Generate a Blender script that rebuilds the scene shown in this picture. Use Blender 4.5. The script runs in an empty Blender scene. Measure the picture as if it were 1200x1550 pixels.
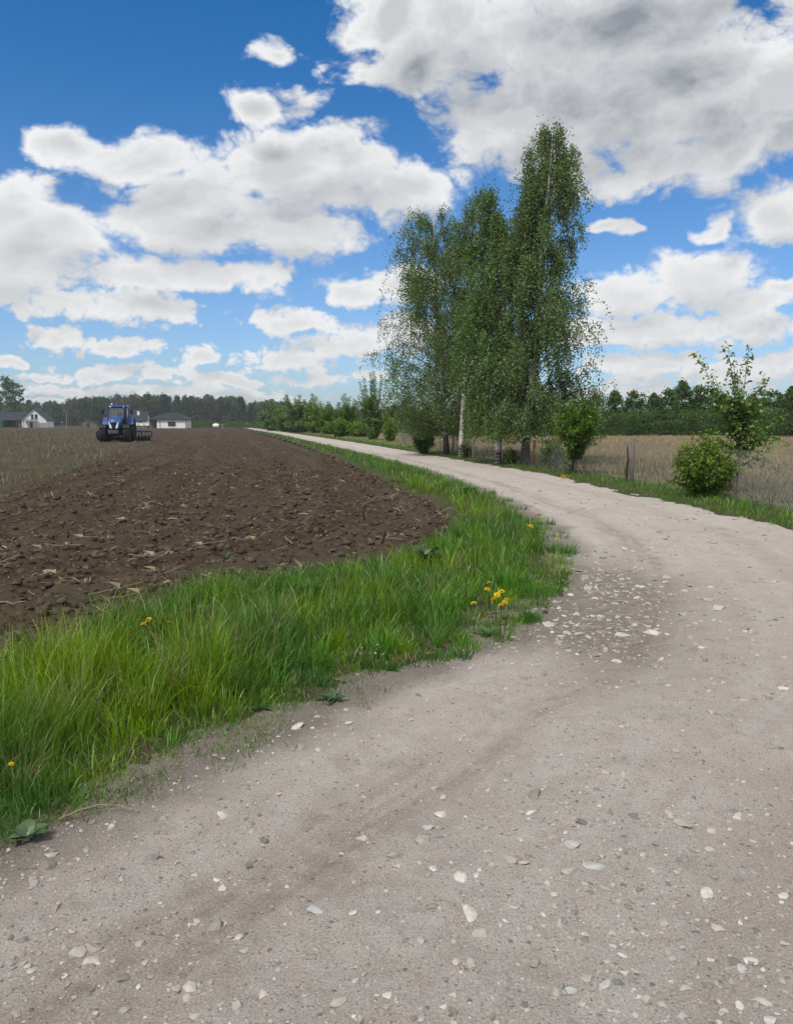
import bpy, math, random
import numpy as np

random.seed(7)
rng = np.random.default_rng(11)
sc = bpy.context.scene
COL = sc.collection
PI = math.pi

# ------------------------------------------------------------------ camera
F_PX, W_PX, H_PX, HORIZON, CAM_H = 1200.0, 1200.0, 1550.0, 640.0, 1.6
PITCH = math.atan((H_PX / 2 - HORIZON) / F_PX)
cam_d = bpy.data.cameras.new('camera')
cam_d.sensor_fit = 'HORIZONTAL'
cam_d.sensor_width = 36.0
cam_d.lens = 36.0 * F_PX / W_PX
cam_d.clip_start = 0.05
cam_d.clip_end = 20000
cam = bpy.data.objects.new('camera', cam_d)
COL.objects.link(cam)
cam.location = (0, 0, CAM_H)
cam.rotation_euler = (PI / 2 - PITCH, 0, 0)
sc.camera = cam

# ------------------------------------------------------------------ light
SUN_EL, SUN_AZ = math.radians(54), math.radians(-150)      # azimuth clockwise from +Y
sun_d = bpy.data.lights.new('sun', 'SUN')
sun_d.energy = 1.5
sun_d.angle = math.radians(11)
sun_d.color = (1.0, 0.93, 0.82)
sun = bpy.data.objects.new('sun', sun_d)
COL.objects.link(sun)
sun.rotation_euler = (PI / 2 - SUN_EL, 0, -SUN_AZ + PI)
sc.view_settings.view_transform = 'Standard'
sc.view_settings.look = 'None'
sc.view_settings.gamma = 1
sc.view_settings.exposure = 1.05
sc.view_settings.use_curve_mapping = False
sc.cycles.max_bounces = 6
sc.cycles.diffuse_bounces = 3
sc.cycles.transmission_bounces = 3
sc.cycles.transparent_max_bounces = 4
sc.cycles.use_denoising = True


def ray(px, py):
    x, y = (px - W_PX / 2) / F_PX, -(py - H_PX / 2) / F_PX
    c, s = math.cos(PITCH), math.sin(PITCH)
    return np.array([x, c + y * s, -s + y * c])


def at(px, py, z=0.0):
    d = ray(px, py)
    t = (z - CAM_H) / d[2]
    return np.array([d[0] * t, d[1] * t, z])


def at_d(px, D):
    """ground point straight below the photo column px at forward distance D"""
    return np.array([(px - W_PX / 2) / F_PX * D, D, 0.0])


def hgt(ytop, D):
    d = ray(600, ytop)
    return CAM_H + d[2] / d[1] * D


# ------------------------------------------------------------------ sky
class NT:
    def __init__(s, tree):
        s.t = tree

    def n(s, typ, **kw):
        nd = s.t.nodes.new(typ)
        for k, v in kw.items():
            setattr(nd, k, v)
        return nd

    def put(s, sock, v):
        if isinstance(v, bpy.types.NodeSocket):
            s.t.links.new(v, sock)
        elif v is not None:
            sock.default_value = v

    def math(s, op, a, b=None, c=None, clamp=False):
        nd = s.n('ShaderNodeMath', operation=op, use_clamp=clamp)
        s.put(nd.inputs[0], a); s.put(nd.inputs[1], b); s.put(nd.inputs[2], c)
        return nd.outputs[0]

    def vmath(s, op, a, b=None, c=None):
        nd = s.n('ShaderNodeVectorMath', operation=op)
        s.put(nd.inputs[0], a); s.put(nd.inputs[1], b)
        if c is not None:
            s.put(nd.inputs[2], c)
        return nd.outputs['Value'] if op in ('LENGTH', 'DOT_PRODUCT', 'DISTANCE') else nd.outputs[0]

    def step(s, x, a, b, lo=0.0, hi=1.0):
        nd = s.n('ShaderNodeMapRange', interpolation_type='SMOOTHSTEP')
        s.put(nd.inputs[0], x); s.put(nd.inputs[1], a); s.put(nd.inputs[2], b); s.put(nd.inputs[3], lo); s.put(nd.inputs[4], hi)
        return nd.outputs[0]

    def mix(s, f, a, b, blend='MIX'):
        nd = s.n('ShaderNodeMix', data_type='RGBA', blend_type=blend)
        s.put(nd.inputs[0], f); s.put(nd.inputs[6], a if not isinstance(a, tuple) or len(a) == 4 else a + (1,))
        s.put(nd.inputs[7], b if not isinstance(b, tuple) or len(b) == 4 else b + (1,))
        return nd.outputs[2]

    def noise(s, vec, scale, detail=4, rough=0.55, out='Fac', lac=2.0, dist=0.0):
        nd = s.n('ShaderNodeTexNoise')
        s.put(nd.inputs['Vector'], vec)
        nd.inputs['Scale'].default_value = scale
        nd.inputs['Detail'].default_value = detail
        nd.inputs['Roughness'].default_value = rough
        nd.inputs['Lacunarity'].default_value = lac
        nd.inputs['Distortion'].default_value = dist
        return nd.outputs[out]

    def comb(s, x, y, z):
        nd = s.n('ShaderNodeCombineXYZ')
        s.put(nd.inputs[0], x); s.put(nd.inputs[1], y); s.put(nd.inputs[2], z)
        return nd.outputs[0]

    def sep(s, v):
        nd = s.n('ShaderNodeSeparateXYZ')
        s.put(nd.inputs[0], v)
        return nd.outputs


# cumulus clouds as lobes (column, row, half width, half height in the photograph), turned into azimuth and elevation
CLOUDS = [
    # large cloud high on the right
    (590, 10, 80, 60), (690, 70, 140, 100), (850, 60, 190, 120), (760, 170, 130, 70), (900, 170, 190, 90), (1050, 130, 170, 100),
    (1010, 40, 120, 60), (1190, 150, 110, 80), (860, 235, 90, 45), (1000, 255, 120, 45), (1080, 240, 60, 38), (900, -60, 260, 90), (1220, -20, 60, 70),
    # wisps beside it
    (425, 78, 50, 34, .35), (400, 160, 80, 36, .3), (470, 150, 60, 50, .35), (545, 110, 50, 45, .45), (520, 50, 45, 45, .5), (490, 100, 60, 60, .5),
    # cloud over the field
    (120, 212, 62, 36), (215, 240, 105, 50), (320, 275, 130, 75), (430, 255, 120, 70), (530, 245, 110, 62), (610, 285, 90, 42), (290, 350, 105, 42), (430, 345, 110, 45),
    # left edge
    (20, 325, 110, 58), (95, 355, 85, 48), (0, 395, 110, 55), (-60, 350, 90, 70),
    (210, 412, 70, 28), (310, 420, 85, 24), (395, 422, 42, 24),
    (110, 460, 50, 22), (205, 465, 78, 27), (85, 512, 42, 20), (165, 524, 90, 17),
    (435, 486, 66, 22), (535, 442, 50, 22), (610, 430, 60, 28),
    (430, 542, 66, 20), (530, 522, 80, 26), (610, 500, 60, 25), (300, 537, 28, 15), (150, 567, 55, 12), (240, 563, 60, 14), (350, 577, 90, 10), (500, 576, 34, 10),
    (20, 552, 34, 11), (110, 592, 110, 8), (300, 594, 120, 8),
    # right of the birches
    (1095, 348, 42, 26), (1170, 330, 75, 46), (925, 340, 30, 12), (950, 446, 80, 36), (1060, 432, 95, 42), (1140, 456, 55, 22),
    (1000, 502, 140, 22), (1150, 496, 80, 28), (910, 505, 70, 22), (990, 552, 100, 22), (1110, 562, 110, 22), (950, 592, 120, 10), (1190, 430, 40, 14),
    (60, 575, 40, 7), (200, 588, 60, 6), (420, 602, 70, 6), (480, 560, 26, 8), (560, 568, 30, 9), (965, 576, 60, 8), (1080, 592, 90, 7), (1185, 545, 45, 13), (330, 606, 90, 5), (70, 608, 80, 5), (40, 470, 25, 12), (1010, 606, 120, 5),
]


def azel(px, py):
    d = ray(px, py)
    d = d / np.linalg.norm(d)
    return math.atan2(d[0], d[1]), math.asin(d[2])


def build_world():
    w = bpy.data.worlds.new('World')
    sc.world = w
    w.use_nodes = True
    w.cycles.sampling_method = 'MANUAL'
    w.cycles.sample_map_resolution = 512
    t = NT(w.node_tree)
    w.node_tree.nodes.clear()
    g = bpy.data.node_groups.new('cloud_density', 'ShaderNodeTree')
    g.interface.new_socket('Vector', in_out='INPUT', socket_type='NodeSocketVector')
    g.interface.new_socket('Density', in_out='OUTPUT', socket_type='NodeSocketFloat')
    g.interface.new_socket('Soft', in_out='OUTPUT', socket_type='NodeSocketFloat')
    q = NT(g)
    gi, go = q.n('NodeGroupInput'), q.n('NodeGroupOutput')
    v = gi.outputs[0]
    el = q.sep(v)[1]
    az = q.sep(v)[0]
    # warp the outline so that lobes billow
    wn = q.noise(v, 7.0, 3, 0.5, out='Color')
    wv = q.vmath('MULTIPLY_ADD', q.vmath('SUBTRACT', wn, (0.5, 0.5, 0.5)), (0.09, 0.055, 0), v)
    wn2 = q.noise(v, 30.0, 2, 0.5, out='Color')
    wv2 = q.vmath('MULTIPLY_ADD', q.vmath('SUBTRACT', wn2, (0.5, 0.5, 0.5)), (0.07, 0.022, 0), v)
    acc = None
    for (cx, cy, rx, ry, *thin) in CLOUDS:
        a0, e0 = azel(cx, cy)
        a1, _ = azel(cx + rx, cy); a2, _ = azel(cx - rx, cy)
        _, e1 = azel(cx, cy - ry); _, e2 = azel(cx, cy + ry)
        sx, sy = 2 / (a1 - a2), 2 / (e1 - e2)
        sx, sy = sx / 1.05, sy / 1.05
        l = q.vmath('LENGTH', q.vmath('MULTIPLY_ADD', wv if ry > 30 else wv2, (sx, sy, 0.0), (-a0 * sx, -e0 * sy, 0.0)))
        if thin:
            l = q.math('ADD', l, thin[0])
        acc = l if acc is None else q.math('SMOOTH_MIN', acc, l, 0.22)
    env = q.math('SUBTRACT', 1.0, acc)
    env = q.math('MAXIMUM', env, -1.0)
    # the same weather goes on outside the photograph
    flat = q.comb(az, q.math('MULTIPLY', el, 1.5), 3.3)
    gen = q.math('MULTIPLY_ADD', q.noise(flat, 2.6, 2, 0.5), 4.0, -1.5)
    out = q.math('MAXIMUM', q.step(q.math('ABSOLUTE', az), 0.52, 0.66), q.step(el, 0.50, 0.62))
    env = q.math('MAXIMUM', env, q.math('MULTIPLY_ADD', q.math('SUBTRACT', out, 1.0), 4.0, gen))
    def puffs(scale):
        vo = q.n('ShaderNodeTexVoronoi', feature='F1')
        q.put(vo.inputs['Vector'], q.vmath('MULTIPLY_ADD', wn, (.10, .10, .10), flat))
        vo.inputs['Scale'].default_value = scale
        vo.inputs['Detail'].default_value = 3.0
        vo.inputs['Roughness'].default_value = 0.55
        vo.inputs['Lacunarity'].default_value = 2.3
        vo.normalize = True
        return q.math('SUBTRACT', 1.43, q.math('MULTIPLY', vo.outputs['Distance'], 2.8))
    big = q.math('MULTIPLY_ADD', q.noise(flat, 9.0, 9, 0.60), .62, q.math('MULTIPLY', puffs(14.0), .38))
    small = q.math('MULTIPLY_ADD', q.noise(flat, 32.0, 6, 0.58), .62, q.math('MULTIPLY', puffs(48.0), .38))
    k = q.step(el, 0.05, 0.28)
    nz = q.math('ADD', q.math('MULTIPLY', big, k), q.math('MULTIPLY', small, q.math('SUBTRACT', 1.0, k)))
    d = q.math('MULTIPLY_ADD', q.math('SUBTRACT', nz, 0.5), 2.7, env)
    q.put(go.inputs[0], d)
    q.put(go.inputs[1], q.math('MULTIPLY_ADD', q.math('SUBTRACT', nz, 0.5), 1.9, env))

    tc = t.n('ShaderNodeTexCoord').outputs['Generated']
    nrm = t.vmath('NORMALIZE', tc)
    x, y, z = t.sep(nrm)[0:3]
    az = t.math('ARCTAN2', x, y)
    el = t.math('ARCSINE', z)
    vec = t.comb(az, el, 0.0)
    g1 = t.n('ShaderNodeGroup'); g1.node_tree = g
    t.put(g1.inputs[0], vec)
    dl = t.math('MULTIPLY_ADD', t.math('MAXIMUM', el, 0.0), 0.10, 0.016)
    g2 = t.n('ShaderNodeGroup'); g2.node_tree = g
    t.put(g2.inputs[0], t.comb(t.math('MULTIPLY_ADD', dl, -0.45, az), t.math('ADD', el, dl), 0.0))
    d1, s1, s2 = g1.outputs[0], g1.outputs[1], g2.outputs[1]
    alpha = t.math('POWER', t.step(d1, -0.12, 0.42), 0.9)
    alpha = t.math('MULTIPLY', alpha, t.step(el, -0.01, 0.02))
    hi = t.step(el, 0.08, 0.40)
    relief = t.math('MULTIPLY_ADD', t.math('SUBTRACT', s1, s2), 1.0, 0.55, clamp=True)   # thinner towards the sun: lit
    thick = t.step(s1, 0.15, 1.05)
    v = t.math('MULTIPLY', t.math('SUBTRACT', 1.0, relief), t.math('MULTIPLY_ADD', hi, 0.35, 0.50))
    v = t.math('ADD', v, t.math('MULTIPLY', thick, t.math('MULTIPLY_ADD', hi, 0.40, 0.30)))
    ccol = t.mix(t.math('MULTIPLY', v, .74), (9.0, 9.05, 9.1), (2.7, 3.0, 3.4))
    sky = t.n('ShaderNodeTexSky', sky_type='NISHITA')
    sky.sun_disc = False
    sky.sun_elevation = SUN_EL
    sky.sun_rotation = SUN_AZ
    sky.altitude = 100
    sky.air_density = 1.0
    sky.dust_density = 0.6
    sky.ozone_density = 2.0
    tint = t.mix(t.step(el, 0.0, 0.5), (0.84, 1.04, 1.34), (0.13, 0.74, 1.22))
    skc = t.mix(1.0, sky.outputs[0], tint, 'MULTIPLY')
    col = t.mix(alpha, skc, ccol)
    bg = t.n('ShaderNodeBackground')
    bg.inputs['Strength'].default_value = 0.05
    t.put(bg.inputs['Color'], col)
    wo = t.n('ShaderNodeOutputWorld')
    t.put(wo.inputs[0], bg.outputs[0])


build_world()
#@@BODY

# ------------------------------------------------------------------ mesh helpers
def tag(o, label=None, cat=None, group=None, kind=None):
    if label: o['label'] = label
    if cat: o['category'] = cat
    if group: o['group'] = group
    if kind: o['kind'] = kind
    return o


def link(o, parent=None):
    COL.objects.link(o)
    if parent is not None:
        o.parent = parent
    return o


def thing(name, label, cat, loc=(0, 0, 0), rz=0.0, group=None):
    o = bpy.data.objects.new(name, None)
    o.empty_display_size = 0.3
    link(o)
    o.location = loc
    o.rotation_euler = (0, 0, rz)
    return tag(o, label, cat, group)


def np_mesh(name, V, faces, mat, cols=None, smooth=False, attrs=None):
    """faces: list of (M,k) int arrays"""
    V = np.asarray(V, dtype=np.float32)
    me = bpy.data.meshes.new(name)
    me.vertices.add(len(V))
    me.vertices.foreach_set('co', V.ravel())
    faces = [np.asarray(f, dtype=np.int32) for f in faces if len(f)]
    idx = np.concatenate([f.ravel() for f in faces])
    tot = np.concatenate([np.full(len(f), f.shape[1], dtype=np.int32) for f in faces])
    start = np.concatenate([[0], np.cumsum(tot)[:-1]]).astype(np.int32)
    me.loops.add(len(idx))
    me.loops.foreach_set('vertex_index', idx)
    me.polygons.add(len(tot))
    me.polygons.foreach_set('loop_start', start)
    me.polygons.foreach_set('use_smooth', np.full(len(tot), smooth, dtype=bool))
    if cols is not None:
        ca = me.color_attributes.new('col', 'FLOAT_COLOR', 'POINT')
        c4 = np.ones((len(V), 4), dtype=np.float32)
        c4[:, :3] = cols
        ca.data.foreach_set('color', c4.ravel())
    for k, v in (attrs or {}).items():
        a = me.attributes.new(k, 'FLOAT', 'POINT')
        a.data.foreach_set('value', np.asarray(v, dtype=np.float32))
    me.update(calc_edges=True)
    me.materials.append(mat)
    return me


def np_obj(name, V, faces, mat, parent=None, **kw):
    return link(bpy.data.objects.new(name, np_mesh(name, V, faces, mat, **kw)), parent)


class G:
    """a small mesh under construction"""
    def __init__(s):
        s.v, s.f = [], []

    def add(s, v, f):
        o = len(s.v)
        s.v += [tuple(p) for p in v]
        s.f += [tuple(i + o for i in q) for q in f]
        return s

    def box(s, c, size, rz=0.0, bevel=0.0, taper=1.0, rx=0.0):
        hx, hy, hz = size[0] / 2, size[1] / 2, size[2] / 2
        b = min(bevel, hx * .9, hy * .9, hz * .9)
        pts = []
        if b <= 0:
            for z in (-hz, hz):
                k = taper if z > 0 else 1
                pts += [(-hx * k, -hy * k, z), (hx * k, -hy * k, z), (hx * k, hy * k, z), (-hx * k, hy * k, z)]
            f = [(0, 3, 2, 1), (4, 5, 6, 7), (0, 1, 5, 4), (1, 2, 6, 5), (2, 3, 7, 6), (3, 0, 4, 7)]
        else:
            rings = [(-hz, b), (-hz + b, 0), (hz - b, 0), (hz, b)]
            for z, i in rings:
                k = taper if z > 0 else 1
                X, Y = hx * k, hy * k
                pts += [(-X + b + i * .0, -Y + i, z), (X - b, -Y + i, z), (X - i, -Y + b, z), (X - i, Y - b, z), (X - b, Y - i, z), (-X + b, Y - i, z), (-X + i, Y - b, z), (-X + i, -Y + b, z)]
            f = [tuple(reversed(range(8))), tuple(range(24, 32))]
            for r in range(3):
                for k in range(8):
                    f.append((r * 8 + k, r * 8 + (k + 1) % 8, r * 8 + 8 + (k + 1) % 8, r * 8 + 8 + k))
        cr, sr = math.cos(rz), math.sin(rz)
        cx, sx = math.cos(rx), math.sin(rx)
        out = []
        for x, y, z in pts:
            y, z = y * cx - z * sx, y * sx + z * cx
            out.append((c[0] + x * cr - y * sr, c[1] + x * sr + y * cr, c[2] + z))
        return s.add(out, f)

    def tube(s, pts, radii, n=8, cap=True):
        pts = [np.array(p, float) for p in pts]
        if not hasattr(radii, '__len__'):
            radii = [radii] * len(pts)
        v, f = [], []
        up = np.array([0.0, 0.0, 1.0])
        prev = None
        for i, p in enumerate(pts):
            t = pts[min(i + 1, len(pts) - 1)] - pts[max(i - 1, 0)]
            t = t / (np.linalg.norm(t) + 1e-9)
            if prev is None:
                a = np.cross(t, up if abs(t[2]) < .9 else np.array([1.0, 0, 0]))
            else:
                a = prev - t * np.dot(prev, t)
            a = a / (np.linalg.norm(a) + 1e-9)
            prev = a
            b = np.cross(t, a)
            for k in range(n):
                w = 2 * PI * k / n
                v.append(p + radii[i] * (a * math.cos(w) + b * math.sin(w)))
        for i in range(len(pts) - 1):
            for k in range(n):
                f.append((i * n + k, i * n + (k + 1) % n, i * n + n + (k + 1) % n, i * n + n + k))
        if cap:
            f.append(tuple(reversed(range(n))))
            f.append(tuple(range((len(pts) - 1) * n, len(pts) * n)))
        return s.add(v, f)

    def lathe(s, prof, c, axis='z', n=24):
        """prof: (radius, height) pairs"""
        v, f = [], []
        for r, h in prof:
            for k in range(n):
                w = 2 * PI * k / n
                a, b = r * math.cos(w), r * math.sin(w)
                v.append({'z': (c[0] + a, c[1] + b, c[2] + h), 'x': (c[0] + h, c[1] + a, c[2] + b), 'y': (c[0] + b, c[1] + h, c[2] + a)}[axis])
        for i in range(len(prof) - 1):
            for k in range(n):
                f.append((i * n + k, i * n + (k + 1) % n, i * n + n + (k + 1) % n, i * n + n + k))
        f.append(tuple(reversed(range(n))))
        f.append(tuple(range((len(prof) - 1) * n, len(prof) * n)))
        return s.add(v, f)

    def prism(s, poly, x0, x1, axis='x'):
        n = len(poly)
        v = []
        for x in (x0, x1):
            for a, b in poly:
                v.append((x, a, b) if axis == 'x' else (a, x, b) if axis == 'y' else (a, b, x))
        f = [tuple(reversed(range(n))), tuple(range(n, 2 * n))]
        for k in range(n):
            f.append((k, (k + 1) % n, n + (k + 1) % n, n + k))
        return s.add(v, f)

    def mesh(s, name, mat, smooth=False):
        me = bpy.data.meshes.new(name)
        me.from_pydata(s.v, [], s.f)
        import bmesh
        bm = bmesh.new(); bm.from_mesh(me)
        bmesh.ops.recalc_face_normals(bm, faces=bm.faces)
        bm.to_mesh(me); bm.free()
        if smooth:
            me.polygons.foreach_set('use_smooth', [True] * len(me.polygons))
        me.materials.append(mat)
        return me

    def build(s, name, mat, parent=None, smooth=False):
        return link(bpy.data.objects.new(name, s.mesh(name, mat, smooth)), parent)


def copy_tree(o, parent=None):
    c = o.copy()
    COL.objects.link(c)
    c.parent = parent
    for ch in list(o.children):
        copy_tree(ch, c)
    return c


# ------------------------------------------------------------------ noise and curves
def vnoise(x, y, seed=0):
    xi, yi = np.floor(x).astype(np.int64), np.floor(y).astype(np.int64)
    fx, fy = x - xi, y - yi
    fx, fy = fx * fx * (3 - 2 * fx), fy * fy * (3 - 2 * fy)

    def h(a, b):
        n = (a * 374761393 + b * 668265263 + seed * 974634539) & 0xFFFFFFFF
        n = ((n ^ (n >> 13)) * 1274126177) & 0xFFFFFFFF
        n = ((n ^ (n >> 16)) * 2246822519) & 0xFFFFFFFF
        return ((n >> 8) & 0xFFFF) / 65535.0
    return (h(xi, yi) * (1 - fx) + h(xi + 1, yi) * fx) * (1 - fy) + (h(xi, yi + 1) * (1 - fx) + h(xi + 1, yi + 1) * fx) * fy


def fbm(x, y, oct=4, seed=0, rough=0.5):
    s, a, t = 0.0, 1.0, 0.0
    for i in range(oct):
        s = s + a * (vnoise(x * 2 ** i + 17.3 * i, y * 2 ** i - 9.1 * i, seed + i) - 0.5)
        t += a
        a *= rough
    return s / t * 2


def sstep(x, a, b):
    t = np.clip((x - a) / (b - a), 0, 1)
    return t * t * (3 - 2 * t)


def curve(pix, pre=None, post=400.0, sub=5):
    P = [at(px, py)[:2] for px, py in pix]
    if pre: P = [np.array(p, float) for p in pre] + P
    d = P[-1] - P[-3]
    P.append(P[-1] + d / np.linalg.norm(d) * post)
    d = P[0] - P[1]
    P.insert(0, P[0] + d / np.linalg.norm(d) * 25.0)
    P = np.array(P)
    out = []
    for i in range(len(P) - 1):
        p0, p1, p2, p3 = P[max(i - 1, 0)], P[i], P[i + 1], P[min(i + 2, len(P) - 1)]
        n = 1 if i in (0, len(P) - 2) else sub
        for k in range(n):
            t = k / n
            m1, m2 = (p2 - p0) / 2, (p3 - p1) / 2
            if i <= 1: m1 = p2 - p1
            if i >= len(P) - 3: m2 = p2 - p1
            out.append((2 * t ** 3 - 3 * t ** 2 + 1) * p1 + (t ** 3 - 2 * t ** 2 + t) * m1 + (-2 * t ** 3 + 3 * t ** 2) * p2 + (t ** 3 - t ** 2) * m2)
    out.append(P[-1])
    return np.array(out)


def sdist(x, y, C):
    """distance to a polyline, positive on the right of its direction of travel"""
    shp = np.shape(x)
    P = np.stack([np.ravel(x), np.ravel(y)], 1)
    best = np.full(len(P), 1e18); sign = np.ones(len(P))
    for i in range(len(C) - 1):
        a, b = C[i], C[i + 1]
        ab = b - a
        L2 = ab @ ab
        ap = P - a
        t = np.clip(ap @ ab / L2, 0, 1)
        dx = ap[:, 0] - t * ab[0]; dy = ap[:, 1] - t * ab[1]
        d2 = dx * dx + dy * dy
        cr = ab[0] * ap[:, 1] - ab[1] * ap[:, 0]
        w = d2 < best - 1e-9
        best[w] = d2[w]
        sign[w] = np.where(cr[w] > 0, -1.0, 1.0)
    return (np.sqrt(best) * sign).reshape(shp)


def along(x, y, C):
    P = np.stack([np.ravel(x), np.ravel(y)], 1)
    best = np.full(len(P), 1e18); v = np.zeros(len(P)); acc = 0.0
    for i in range(len(C) - 1):
        ab = C[i + 1] - C[i]
        L2 = ab @ ab
        ap = P - C[i]
        t = np.clip(ap @ ab / L2, 0, 1)
        d2 = (ap[:, 0] - t * ab[0]) ** 2 + (ap[:, 1] - t * ab[1]) ** 2
        w = d2 < best
        best[w] = d2[w]; v[w] = acc + t[w] * L2 ** .5
        acc += L2 ** .5
    return v


E_L = curve([(0, 1304), (100, 1258), (200, 1207), (300, 1160), (400, 1120), (460, 1090), (520, 1062), (600, 1020), (705, 990), (762, 962), (804, 930), (834, 898), (850, 864), (853, 832), (842, 806), (805, 780), (760, 757), (700, 731), (600, 699), (500, 675), (420, 657), (385, 651)])
E_R = curve([(1200, 803), (1080, 775), (1000, 757), (900, 735), (800, 713), (700, 697), (600, 680), (500, 664), (420, 652.6), (392, 649)])
E_F = curve([(0, 1050), (100, 1010), (200, 965), (300, 925), (400, 898), (460, 886), (560, 872), (640, 838), (695, 808), (703, 790), (690, 770), (640, 745), (600, 727), (560, 710), (520, 694), (480, 680), (440, 668), (400, 657), (370, 650.5)])
E_S = curve([(-300, 900), (-150, 850), (0, 765), (60, 735), (150, 700), (215, 675), (232, 667), (226, 660), (212, 652), (206, 648)], post=300)
FENCE = np.array([at(px, py)[:2] for px, py in [(1500, 868), (1290, 806), (1062, 746), (955, 731), (863, 718), (806, 708), (757, 701), (716, 696), (685, 688), (654, 681), (611, 672), (560, 663), (510, 657.5), (460, 652.5)]])


def field_h(x, y):
    r = np.hypot(x, y)
    near = 1 - sstep(r, 25, 60)
    u = sdist(x, y, E_F)
    h = 0.05 * fbm(x * .9, y * .9, 3, 3) + .034 * np.sin(u * 2 * PI / .85 + 2.5 * fbm(x * .5, y * .5, 2, 8))
    n = vnoise(x * 5.5, y * 5.5, 21)
    h = h + near * (0.06 * np.maximum(fbm(x * 3.2, y * 3.2, 2, 5), -.3) + 0.055 * n * n + .042 * fbm(x * 13, y * 13, 3, 9))
    return h - .03 - .05 * sstep(u, -.7, -.1)


def pit(x, y):
    c1, c2 = at(915, 885), at(890, 955)
    d = np.exp(-(((x - c1[0]) / .75) ** 2 + ((y - c1[1]) / 1.5) ** 2)) + np.exp(-(((x - c2[0]) / .55) ** 2 + ((y - c2[1]) / .9) ** 2))
    return np.clip(d * 1.1, 0, 1)


def road_h(x, y):
    r = np.hypot(x, y)
    near = 1 - sstep(r, 12, 30)
    u = sdist(x, y, E_L)
    h = (.022 - .014 * sstep(r, 7, 14)) * fbm(x * .8, y * .8, 3, 31) - .018 * np.exp(-((u - .95) / .26) ** 2) + .014 * np.exp(-((u - 1.55) / .25) ** 2) - .010 * np.exp(-((u - 2.5) / .3) ** 2) + .012 * np.exp(-((u - .45) / .15) ** 2) + near * (.009 * fbm(x * 6, y * 6, 3, 32) + .005 * fbm(x * 24, y * 24, 2, 33))
    c = at(905, 920)
    h = h - .03 * np.exp(-(((x - c[0]) / .55) ** 2 + ((y - c[1]) / 1.3) ** 2))
    # a shallow scraped step along the pothole
    return h - .012 * pit(x, y) * (.6 + fbm(x * 4, y * 4, 2, 35))


def verge_h(x, y):
    u = -sdist(x, y, E_L)
    n = fbm(x * 3, y * 3, 3, 41)
    h = .06 * sstep(u + .10 * n, .0, .5) - .022 + .02 * n + .008 * fbm(x * 14, y * 14, 2, 43)
    f = sdist(x, y, E_F)
    return h - .09 * sstep(-f + .15 * n, -.05, .25)


def right_h(x, y):
    u = sdist(x, y, E_R)
    n = fbm(x * 2.2, y * 2.2, 3, 51)
    m = fbm(x * 9, y * 9, 2, 53)
    return .06 * sstep(u + .12 * n + .06 * m, -.05, .5) - .016 + .006 * n + .10 * fbm(x * .15, y * .15, 2, 52) * sstep(u, 2, 8)


# ------------------------------------------------------------------ materials
def new_mat(name):
    m = bpy.data.materials.new(name)
    m.use_nodes = True
    m.node_tree.nodes.clear()
    t = NT(m.node_tree)
    t.out = t.n('ShaderNodeOutputMaterial')
    return m, t


def principled(t, color, rough=0.6, spec=0.3, metal=0.0, bump=None, bstr=0.3, bdist=0.01, coat=0.0):
    p = t.n('ShaderNodeBsdfPrincipled')
    t.put(p.inputs['Base Color'], color if not isinstance(color, tuple) or len(color) == 4 else color + (1,))
    t.put(p.inputs['Roughness'], rough)
    p.inputs['Specular IOR Level'].default_value = spec
    p.inputs['Metallic'].default_value = metal
    p.inputs['Coat Weight'].default_value = coat
    if bump is not None:
        b = t.n('ShaderNodeBump')
        b.inputs['Strength'].default_value = bstr
        b.inputs['Distance'].default_value = bdist
        t.put(b.inputs['Height'], bump)
        t.put(p.inputs['Normal'], b.outputs[0])
    t.put(t.out.inputs[0], p.outputs[0])
    return p


def plain(name, color, rough=0.6, spec=0.3, metal=0.0, var=0.25, scale=6.0, coat=0.0):
    m, t = new_mat(name)
    co = t.n('ShaderNodeTexCoord').outputs['Object']
    n = t.noise(co, scale, 5, 0.6)
    dark = tuple(c * (1 - var) for c in color); light = tuple(min(1, c * (1 + var)) for c in color)
    principled(t, t.mix(n, dark, light), rough, spec, metal, n, 0.15, 0.01, coat)
    return m


def attr_col(t, name='col'):
    a = t.n('ShaderNodeAttribute'); a.attribute_name = name
    return a


def leaf_mat(name, trans=0.35, gloss=0.06):
    m, t = new_mat(name)
    c = attr_col(t).outputs['Color']
    d = t.n('ShaderNodeBsdfDiffuse'); t.put(d.inputs[0], c)
    tr = t.n('ShaderNodeBsdfTranslucent'); t.put(tr.inputs[0], t.mix(1.0, c, (1.25, 1.35, .55), 'MULTIPLY'))
    mx = t.n('ShaderNodeMixShader'); mx.inputs[0].default_value = trans
    t.put(mx.inputs[1], d.outputs[0]); t.put(mx.inputs[2], tr.outputs[0])
    gl = t.n('ShaderNodeBsdfGlossy'); gl.inputs['Roughness'].default_value = .45; gl.inputs[0].default_value = (1, 1, 1, 1)
    m2 = t.n('ShaderNodeMixShader'); m2.inputs[0].default_value = gloss
    t.put(m2.inputs[1], mx.outputs[0]); t.put(m2.inputs[2], gl.outputs[0])
    t.put(t.out.inputs[0], m2.outputs[0])
    return m


def col_mat(name, rough=0.8, spec=0.2):
    m, t = new_mat(name)
    pos = t.n('ShaderNodeNewGeometry').outputs['Position']
    n = t.noise(pos, 45, 3, .6)
    c = t.mix(1.0, attr_col(t).outputs['Color'], t.mix(n, (.72, .72, .72), (1.25, 1.25, 1.25)), 'MULTIPLY')
    principled(t, c, rough, spec, 0, n, .35, .006)
    return m


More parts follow.
